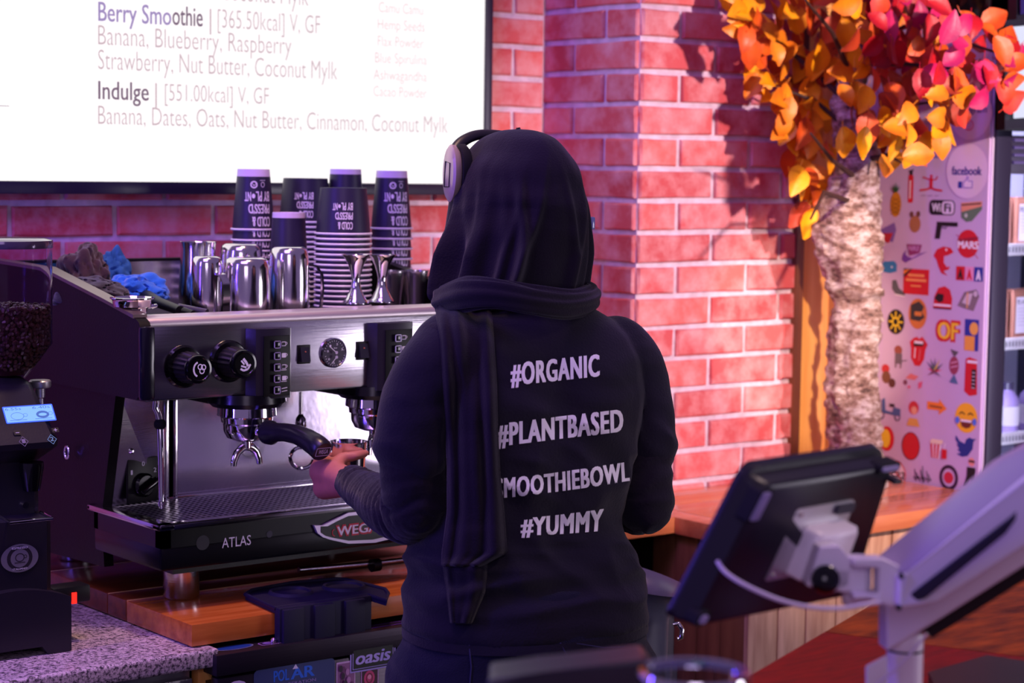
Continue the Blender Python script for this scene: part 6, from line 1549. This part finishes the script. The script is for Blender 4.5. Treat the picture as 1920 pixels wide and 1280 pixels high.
while cnt < 292 and tries < 20000:
    tries += 1; x, y = random.uniform(1355, 1912), random.uniform(-40, 372)
    if not inside(x, y, CROWN): continue
    if 1565 < x < 1615 and 150 < y < 260 and random.random() < .75: continue
    if 1600 < x < 1640 and y > 262: continue
    if any((x-a)**2+(y-b)**2 < 14.5**2 for a, b in pts_): continue
    pts_.append((x, y)); a = math.atan2(-(y-150), x-1610)+random.gauss(0, .7)
    if random.random() < .4: a = -PI/2+random.gauss(0, .6)
    put_leaf(x-20*math.cos(a), y+20*math.sin(a), (random.uniform(3.22, 3.385) if x < 1580 else random.uniform(3.04, 3.24)-(.22 if x > 1760 else 0)), a, leafcol(x, y), random.uniform(.92, 1.18)); cnt += 1
# lowest hanging sprig beside the pier
# ================================================================ KNOCK-OUT BIN behind the person
bz = thing('knock_bin', 'black and grey open-top knock-out bin with a small hook, right of the person', 'bin', tuple(at(1215, 1240, d=3.55)))
rim_d = 3.52
cb = at(1205, 1140, d=3.55)
outer = []; inner = []
prof_px = [(1300, 1078), (1284, 1088), (1268, 1106), (1258, 1132), (1254, 1160), (1253, 1232), (1250, 1290)]
axis_px = 1170
mb = MB(); Cx = at(1165, 1140, d=3.58)
rs_, zs_ = [], []
for x, y in prof_px:
    q = at(x, y, d=3.58); rs_.append((x-1165)/CF*3.58); zs_.append(q.z-Cx.z)
prof = list(zip(rs_, zs_))+[(0, zs_[-1]), (0, zs_[-1]+.004)]+[(r-.005, z) for r, z in list(zip(rs_, zs_))[::-1][1:]]
n = 48; R_ = []
mb.lathe(prof, n, mat('bin_grey_black', (92, 90, 108), .35), M=Matrix.Translation(Cx))
b_ = mb.build('bin_body', None, bz)
for v in b_.data.vertices:
    w = v.co+Vector(bz.location)-Cx
    if w.z > -.02:
        k = (w.z+.02)/.06; v.co.z += -.0+.016*k*(-(w.dot(cs0))/.09)
MB().tube([at(1262, 1170, d=3.50), at(1272, 1168, d=3.50), at(1279, 1180, d=3.50), at(1277, 1195, d=3.50), at(1270, 1197, d=3.50)], .0042, 10, chrome).build('hook', None, bz)

# ================================================================ FOREGROUND BAR
BZ = 1.05
bar = thing('front_bar_top', 'foreground wooden bar top, red half and brown half', 'bar counter', (1.7, 1.4, BZ))
e0, e1 = at(1403, 1268, z=BZ), at(1640, 1130, z=BZ); bd_ = (e1-e0); bd_.z = 0; bd_.normalize(); bn = Vector((bd_.y, -bd_.x, 0))
red_w = mat('red_bar_wood', (112, 6, 8), .5, spec=.15, col2=(150, 16, 10), vscale=3, stretch=(6, 30, 30), bump=.1, bscale=20)  # red wood colour for the left plank of the bar top
brn_w = mat('orange_brown_wood', (176, 80, 10), .5, spec=.15, col2=(86, 30, 8), vscale=2.5, stretch=(5, 16, 16), bump=.1, bscale=12)
ee = at(1900, 1083, z=BZ); Ls = (ee-e0).dot(bd_)
def barq(mb, s0, s1, t0, t1, m, z0=-.04, z1=0.):
    P = [e0+bd_*s+bn*t for s, t in ((s0, t0), (s1, t0), (s1, t1), (s0, t1))]
    mb.add([(p.x, p.y, BZ+z0) for p in P]+[(p.x, p.y, BZ+z1) for p in P], [(0, 1, 2, 3), (7, 6, 5, 4), (0, 4, 5, 1), (1, 5, 6, 2), (2, 6, 7, 3), (3, 7, 4, 0)], m)
sm1 = (at(1672, 1200, z=BZ)-e0).dot(bd_)
mb = MB(); barq(mb, -.9, sm1-.001, 0, .62, red_w); mb.build('plank', None, bar)
mb = MB(); barq(mb, sm1+.001, Ls, 0, .62, brn_w); mb.build('plank', None, bar)
bb = thing('bar_front_cabinet', 'dark cabinet carrying the foreground bar top', 'cabinet', (1.7, 1.3, 0))
mb = MB(); P = [e0+bd_*s+bn*t for s, t in ((-.85, .05), (Ls-.05, .05), (Ls-.05, .55), (-.85, .55))]
mb.add([(p.x, p.y, .0) for p in P]+[(p.x, p.y, BZ-.041) for p in P], [(0, 1, 2, 3), (7, 6, 5, 4), (0, 4, 5, 1), (1, 5, 6, 2), (2, 6, 7, 3), (3, 7, 4, 0)], blk_paint); mb.build('carcass', None, bb)
# dark slab at the lower right corner of the bar
P = [at(1740, 1278, z=BZ+.001), at(1850, 1246, z=BZ+.001), at(1990, 1268, z=BZ+.001), at(1960, 1330, z=BZ+.001), at(1760, 1320, z=BZ+.001)]
mb = MB(); mb.loft([[p for p in P], [p+Vector((0, 0, .012)) for p in P]], blk); tag(mb.build('black_tray', None), 'black flat tray on the bar at the lower right corner', 'tray')
# ---- tablet in its holder
tb = thing('tablet_holder', 'black tablet in a cushioned wall-mount case seen from behind, on a grey arm', 'tablet', tuple(at(1500, 1010, d=2.05)))
D0, D1 = 1.97, 2.14
TL_, TR_, BR_, BL_p = at(1437, 905, d=D0), at(1672, 868, d=D1), at(1597, 1112, d=D1), at(1302, 1172, d=D0)
nb = (TR_-TL_).cross(BL_p-TL_).normalized(); nb = nb if nb.dot(cf) < 0 else -nb       # towards the camera
def pt(u, v, h=0.): return TL_*(1-u)*(1-v)+TR_*u*(1-v)+BR_*u*v+BL_p*(1-u)*v+nb*h
def rquad(u0, v0, u1, v1, r, h, n=6):
    P = []
    for cu_, cv_, a in ((u1-r, v0+r, -PI/2), (u1-r, v1-r, 0), (u0+r, v1-r, PI/2), (u0+r, v0+r, PI)):
        P += [pt(cu_+r*math.cos(a+k*PI/2/n), cv_+r*math.sin(a+k*PI/2/n), h) for k in range(n+1)]
    return P
casem = mat('tablet_case_black', (26, 22, 38), .35)
MB().loft([rquad(-.035, -.07, 1.045, 1.035, .06, -.030), rquad(-.045, -.08, 1.055, 1.045, .11, -.024), rquad(-.035, -.07, 1.045, 1.035, .10, -.018)], casem).build('front_frame', None, tb, angle=50)
MB().loft([rquad(-.03, -.06, 1.035, 1.03, .09, -.0302), rquad(-.03, -.06, 1.035, 1.03, .09, -.0315)], blk_gloss).build('screen_glass', None, tb, angle=50)
MB().loft([rquad(-.04, -.02, 1.02, 1.02, .05, -.020), rquad(-.02, .0, 1.0, 1.01, .05, 0.), rquad(.01, .02, .985, .99, .04, .003)], casem).build('rear_shell', None, tb, angle=50)
sv = mat('silver_clip', (200, 196, 210), .3, .4)
for (u0, v0, u1, v1, c_) in ((-.055, .02, .035, .26, rubber), (-.045, .88, .03, .98, rubber), (.86, -.03, 1.03, .05, rubber)):
    MB().loft([rquad(u0, v0, u1, v1, .03, -.008), rquad(u0, v0, u1, v1, .03, .007)], c_).build('corner_bumper', None, tb, angle=40)
    MB().loft([rquad(u0+.012, v0+.02, u1-.02, v1-.02, .015, .006), rquad(u0+.016, v0+.025, u1-.024, v1-.024, .012, .0095)], mat('lilac_rubber_pad', (150, 140, 190), .3)).build('bumper_pad', None, tb, angle=40)
MB().loft([rquad(.985, .10, 1.05, .13, .01, -.01), rquad(.985, .10, 1.05, .13, .01, .012)], casem).build('side_bracket', None, tb)
# VESA plate, pivot and hinge
vp_ = MB().loft([rquad(.30, .22, .74, .74, .02, .003), rquad(.30, .22, .74, .74, .02, .006)], satin).build('mount_plate', None, tb, angle=40)
for u_, v_ in ((.335, .26), (.705, .26), (.335, .70)): MB().loft([rquad(u_-.012, v_-.014, u_+.012, v_+.014, .01, .006), rquad(u_-.01, v_-.012, u_+.01, v_+.012, .008, .0085)], steel).build('screw', None, vp_)
MB().loft([rquad(.60, .235, .73, .30, .01, .006), rquad(.60, .235, .73, .30, .01, .010)], mat('dark_slot', (40, 36, 56), .5)).build('slot', None, vp_)
arm = thing('tablet_stand', 'silver-grey sprung arm on a post, carrying the tablet, with slotted cover', 'monitor arm', tuple(at(1697, 1260, d=2.03)))
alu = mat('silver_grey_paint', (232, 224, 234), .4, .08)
MB().loft([rquad(.42, .36, .72, .72, .03, .0062), rquad(.42, .36, .72, .72, .03, .022), rquad(.44, .38, .70, .70, .03, .027)], alu).build('tilt_block', None, arm, angle=50)
c0 = at(1548, 1085, d=1.99); k0 = at(1530, 1030, d=1.99); k1 = at(1590, 1045, d=1.99)
def bar_px(mb, P, d, t, m, bev=.002):        # polygon in a plane facing the camera at real depth d, thickness t away from the camera
    a = [at(x, y, d=dd) for (x, y), dd in zip(P, d if hasattr(d, '__len__') else [d]*len(P))]; b = [p+cf*t for p in a]; nn_ = len(a)
    mb.add(a+b, [tuple(range(nn_)), tuple(reversed(range(nn_, 2*nn_)))]+[(k, nn_+k, nn_+(k+1) % nn_, (k+1) % nn_) for k in range(nn_)], m)
    return mb
def bevel_obj(o, w=.0016, s=2):
    m = o.modifiers.new('b', 'BEVEL'); m.width = w; m.segments = s; m.limit_method = 'ANGLE'; return o
bevel_obj(bar_px(MB(), [(1512, 1098), (1538, 1025), (1575, 1022), (1598, 1050), (1592, 1098), (1560, 1112)], 1.985, .05, alu).build('yoke', None, arm))
MB().lathe([(0, -.004), (.0125, -.004), (.0145, 0), (.0135, .006), (.008, .010), (0, .0115)], 28, blk_gloss, M=Matrix.Translation(at(1547, 1086, d=1.982)) @ (-cf*.96+Vector((0, 0, .2))).to_track_quat('Z', 'Y').to_matrix().to_4x4()).build('friction_knob', None, arm)
bevel_obj(bar_px(MB(), [(1568, 1066), (1625, 1066), (1625, 1110), (1572, 1110)], 1.985, .026, alu).build('swivel_link', None, arm))
cc = at(1608, 1088, d=2.0)
MB().lathe([(0, -.024), (.013, -.024), (.015, -.021), (.015, -.014), (.0135, -.013), (.0135, .013), (.015, .014), (.015, .021), (.013, .024), (0, .024)], 28, alu, M=Matrix.Translation(cc)).build('swivel_barrel', None, arm)
bevel_obj(bar_px(MB(), [(1600, 1048), (1655, 1046), (1690, 1062), (1700, 1076), (1684, 1098), (1682, 1140), (1662, 1134), (1630, 1122), (1600, 1124), (1600, 1112), (1648, 1112), (1648, 1064), (1600, 1062)], 1.965, .034, alu).build('clevis', None, arm))
# main sprung beam
b1 = MB(); bar_px(b1, [(1684, 1078), (1700, 1074), (1960, 868), (2060, 800), (2110, 905), (1760, 1128), (1712, 1138), (1684, 1140)], [1.95]*2+[1.86, 1.83, 1.83]+[1.94]*3, .05, alu)
bevel_obj(b1.build('upper_beam', None, arm), .003, 3)
mb = MB(); bar_px(mb, [(1707, 1114), (1896, 968), (1907, 958), (1905, 974), (1886, 1000), (1735, 1122), (1716, 1128)], [1.943, 1.866, 1.862, 1.862, 1.87, 1.935, 1.942], .004, mat('slot_cover_dark', (34, 32, 44), .4)); bevel_obj(mb.build('slot_cover', None, arm), .001)
for px, py in ((1689, 1079), (1684, 1138)): MB().lathe([(0, 0), (.0028, 0), (.0028, .004), (0, .004)], 12, blk, M=Matrix.Translation(at(px, py, d=1.94)) @ (-cf).to_track_quat('Z', 'Y').to_matrix().to_4x4()).build('screw', None, arm)
# top cover, further back
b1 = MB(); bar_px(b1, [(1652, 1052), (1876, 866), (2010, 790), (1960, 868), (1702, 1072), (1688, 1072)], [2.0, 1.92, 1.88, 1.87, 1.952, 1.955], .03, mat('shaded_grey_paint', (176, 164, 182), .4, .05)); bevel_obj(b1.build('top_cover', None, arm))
# lower beam rising from the post
b2_ = MB(); bar_px(b2_, [(1662, 1136), (1725, 1092), (1990, 930), (2060, 980), (1920, 1062), (1746, 1172), (1662, 1222)], [2.03, 2.02, 1.93, 1.92, 1.96, 2.01, 2.03], .045, alu); bevel_obj(b2_.build('lower_beam', None, arm), .003, 3)
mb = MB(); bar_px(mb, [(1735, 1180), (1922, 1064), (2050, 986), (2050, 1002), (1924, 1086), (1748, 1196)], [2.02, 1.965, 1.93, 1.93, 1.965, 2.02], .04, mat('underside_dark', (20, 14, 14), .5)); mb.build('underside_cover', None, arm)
pb = at(1697, 1215, d=2.05); pl_ = Vector((pb.x, pb.y, BZ))
MB().lathe([(0, 0), (.040, 0), (.040, .006), (.022, .008), (.0183, .010), (.0183, pb.z-BZ-.0), (0, pb.z-BZ)], 40, alu, M=Matrix.Translation(pl_)).build('post', None, arm)
MB().lathe([(.0188, -.001), (.0188, .001)], 40, blk, M=Matrix.Translation((pb.x, pb.y, pb.z-.001))).build('joint_ring', None, arm)
MB().lathe([(0, 0), (.0183, 0), (.0183, .058), (.015, .062), (0, .062)], 40, alu, M=Matrix.Translation((pb.x, pb.y, pb.z+.0005))).build('post_head', None, arm)
bevel_obj(bar_px(MB(), [(1624, 1249), (1664, 1228), (1664, 1330), (1624, 1330)], 2.03, .006, alu).build('cable_clip', None, arm))
def cable(name, label, P, r, m):
    P = [at(x, y, d=d) for x, y, d in P]; Q = []
    for i in range(len(P)-1):
        p0, p1, p2, p3 = P[max(i-1, 0)], P[i], P[i+1], P[min(i+2, len(P)-1)]
        for k in range(8): t = k/8; Q.append(.5*((2*p1)+(p2-p0)*t+(2*p0-5*p1+4*p2-p3)*t*t+(3*p1-p0-3*p2+p3)*t**3))
    Q.append(P[-1]); tag(MB().tube(Q, r, 10, m).build(name, None), label, 'cable')
wcab = mat('white_cable', (220, 208, 230), .4)
cable('charging_cable', 'thick white charging cable hooked from the tablet edge to the arm', [(1345, 1052, 1.965), (1362, 1074, 1.955), (1400, 1098, 1.945), (1460, 1124, 1.94), (1520, 1138, 1.94), (1580, 1140, 1.95), (1640, 1130, 1.96), (1690, 1130, 2.0)], .0022, wcab)
cable('arm_cable', 'thin white cable running down the arm post', [(1738, 1188, 1.98), (1718, 1212, 1.985), (1690, 1245, 1.99), (1650, 1278, 2.0), (1620, 1310, 2.0)], .0014, wcab)

# ---- blurred things along the bottom edge
tag(bevel_obj(bar_px(MB(), [(915, 1274), (1010, 1262), (1212, 1236), (1232, 1262), (1240, 1330), (915, 1330)], [1.62, 1.62, 1.7, 1.7, 1.7, 1.62], .09, mat('graphite_case', (46, 40, 58), .4)).build('card_terminal', None), .004, 3), 'blurred dark grey terminal at the bottom edge in front of the person', 'card terminal')
jd = 1.55; jc = at(1300, 1330, d=jd); jz = at(1300, 1262, d=jd).z
jar = thing('glass_jar', 'blurred glass jar with a shiny metal rim at the bottom edge', 'jar', (jc.x, jc.y, BZ))
rj = 100/CF*jd
H_ = jz-BZ
MB().lathe([(0, .002), (rj*.9, .002), (rj*.98, .012), (rj, .03), (rj, H_), (rj-.002, H_), (rj-.002, .03), (rj*.9, .008), (0, .006)], 48, mat('jar_glass', (225, 225, 240), .03, trans=1., ior=1.2)).build('glass_wall', None, jar, world_=False)
MB().lathe([(rj-.003, H_-.004), (rj+.0015, H_-.005), (rj+.0025, H_), (rj+.001, H_+.003), (rj-.003, H_+.002)], 48, chrome).build('metal_rim', None, jar, world_=False)
MB().lathe([(0, .009), (rj*.85, .009), (rj*.85, H_*.7), (0, H_*.75)], 32, mat('dark_tips', (46, 20, 30), .6)).build('contents', None, jar, world_=False)
MB().box((-.030, -.02, H_*.55), (-.012, .0, H_-.006), mat('mint_paper', (150, 210, 190), .6), .001).build('paper_slip', None, jar, world_=False)
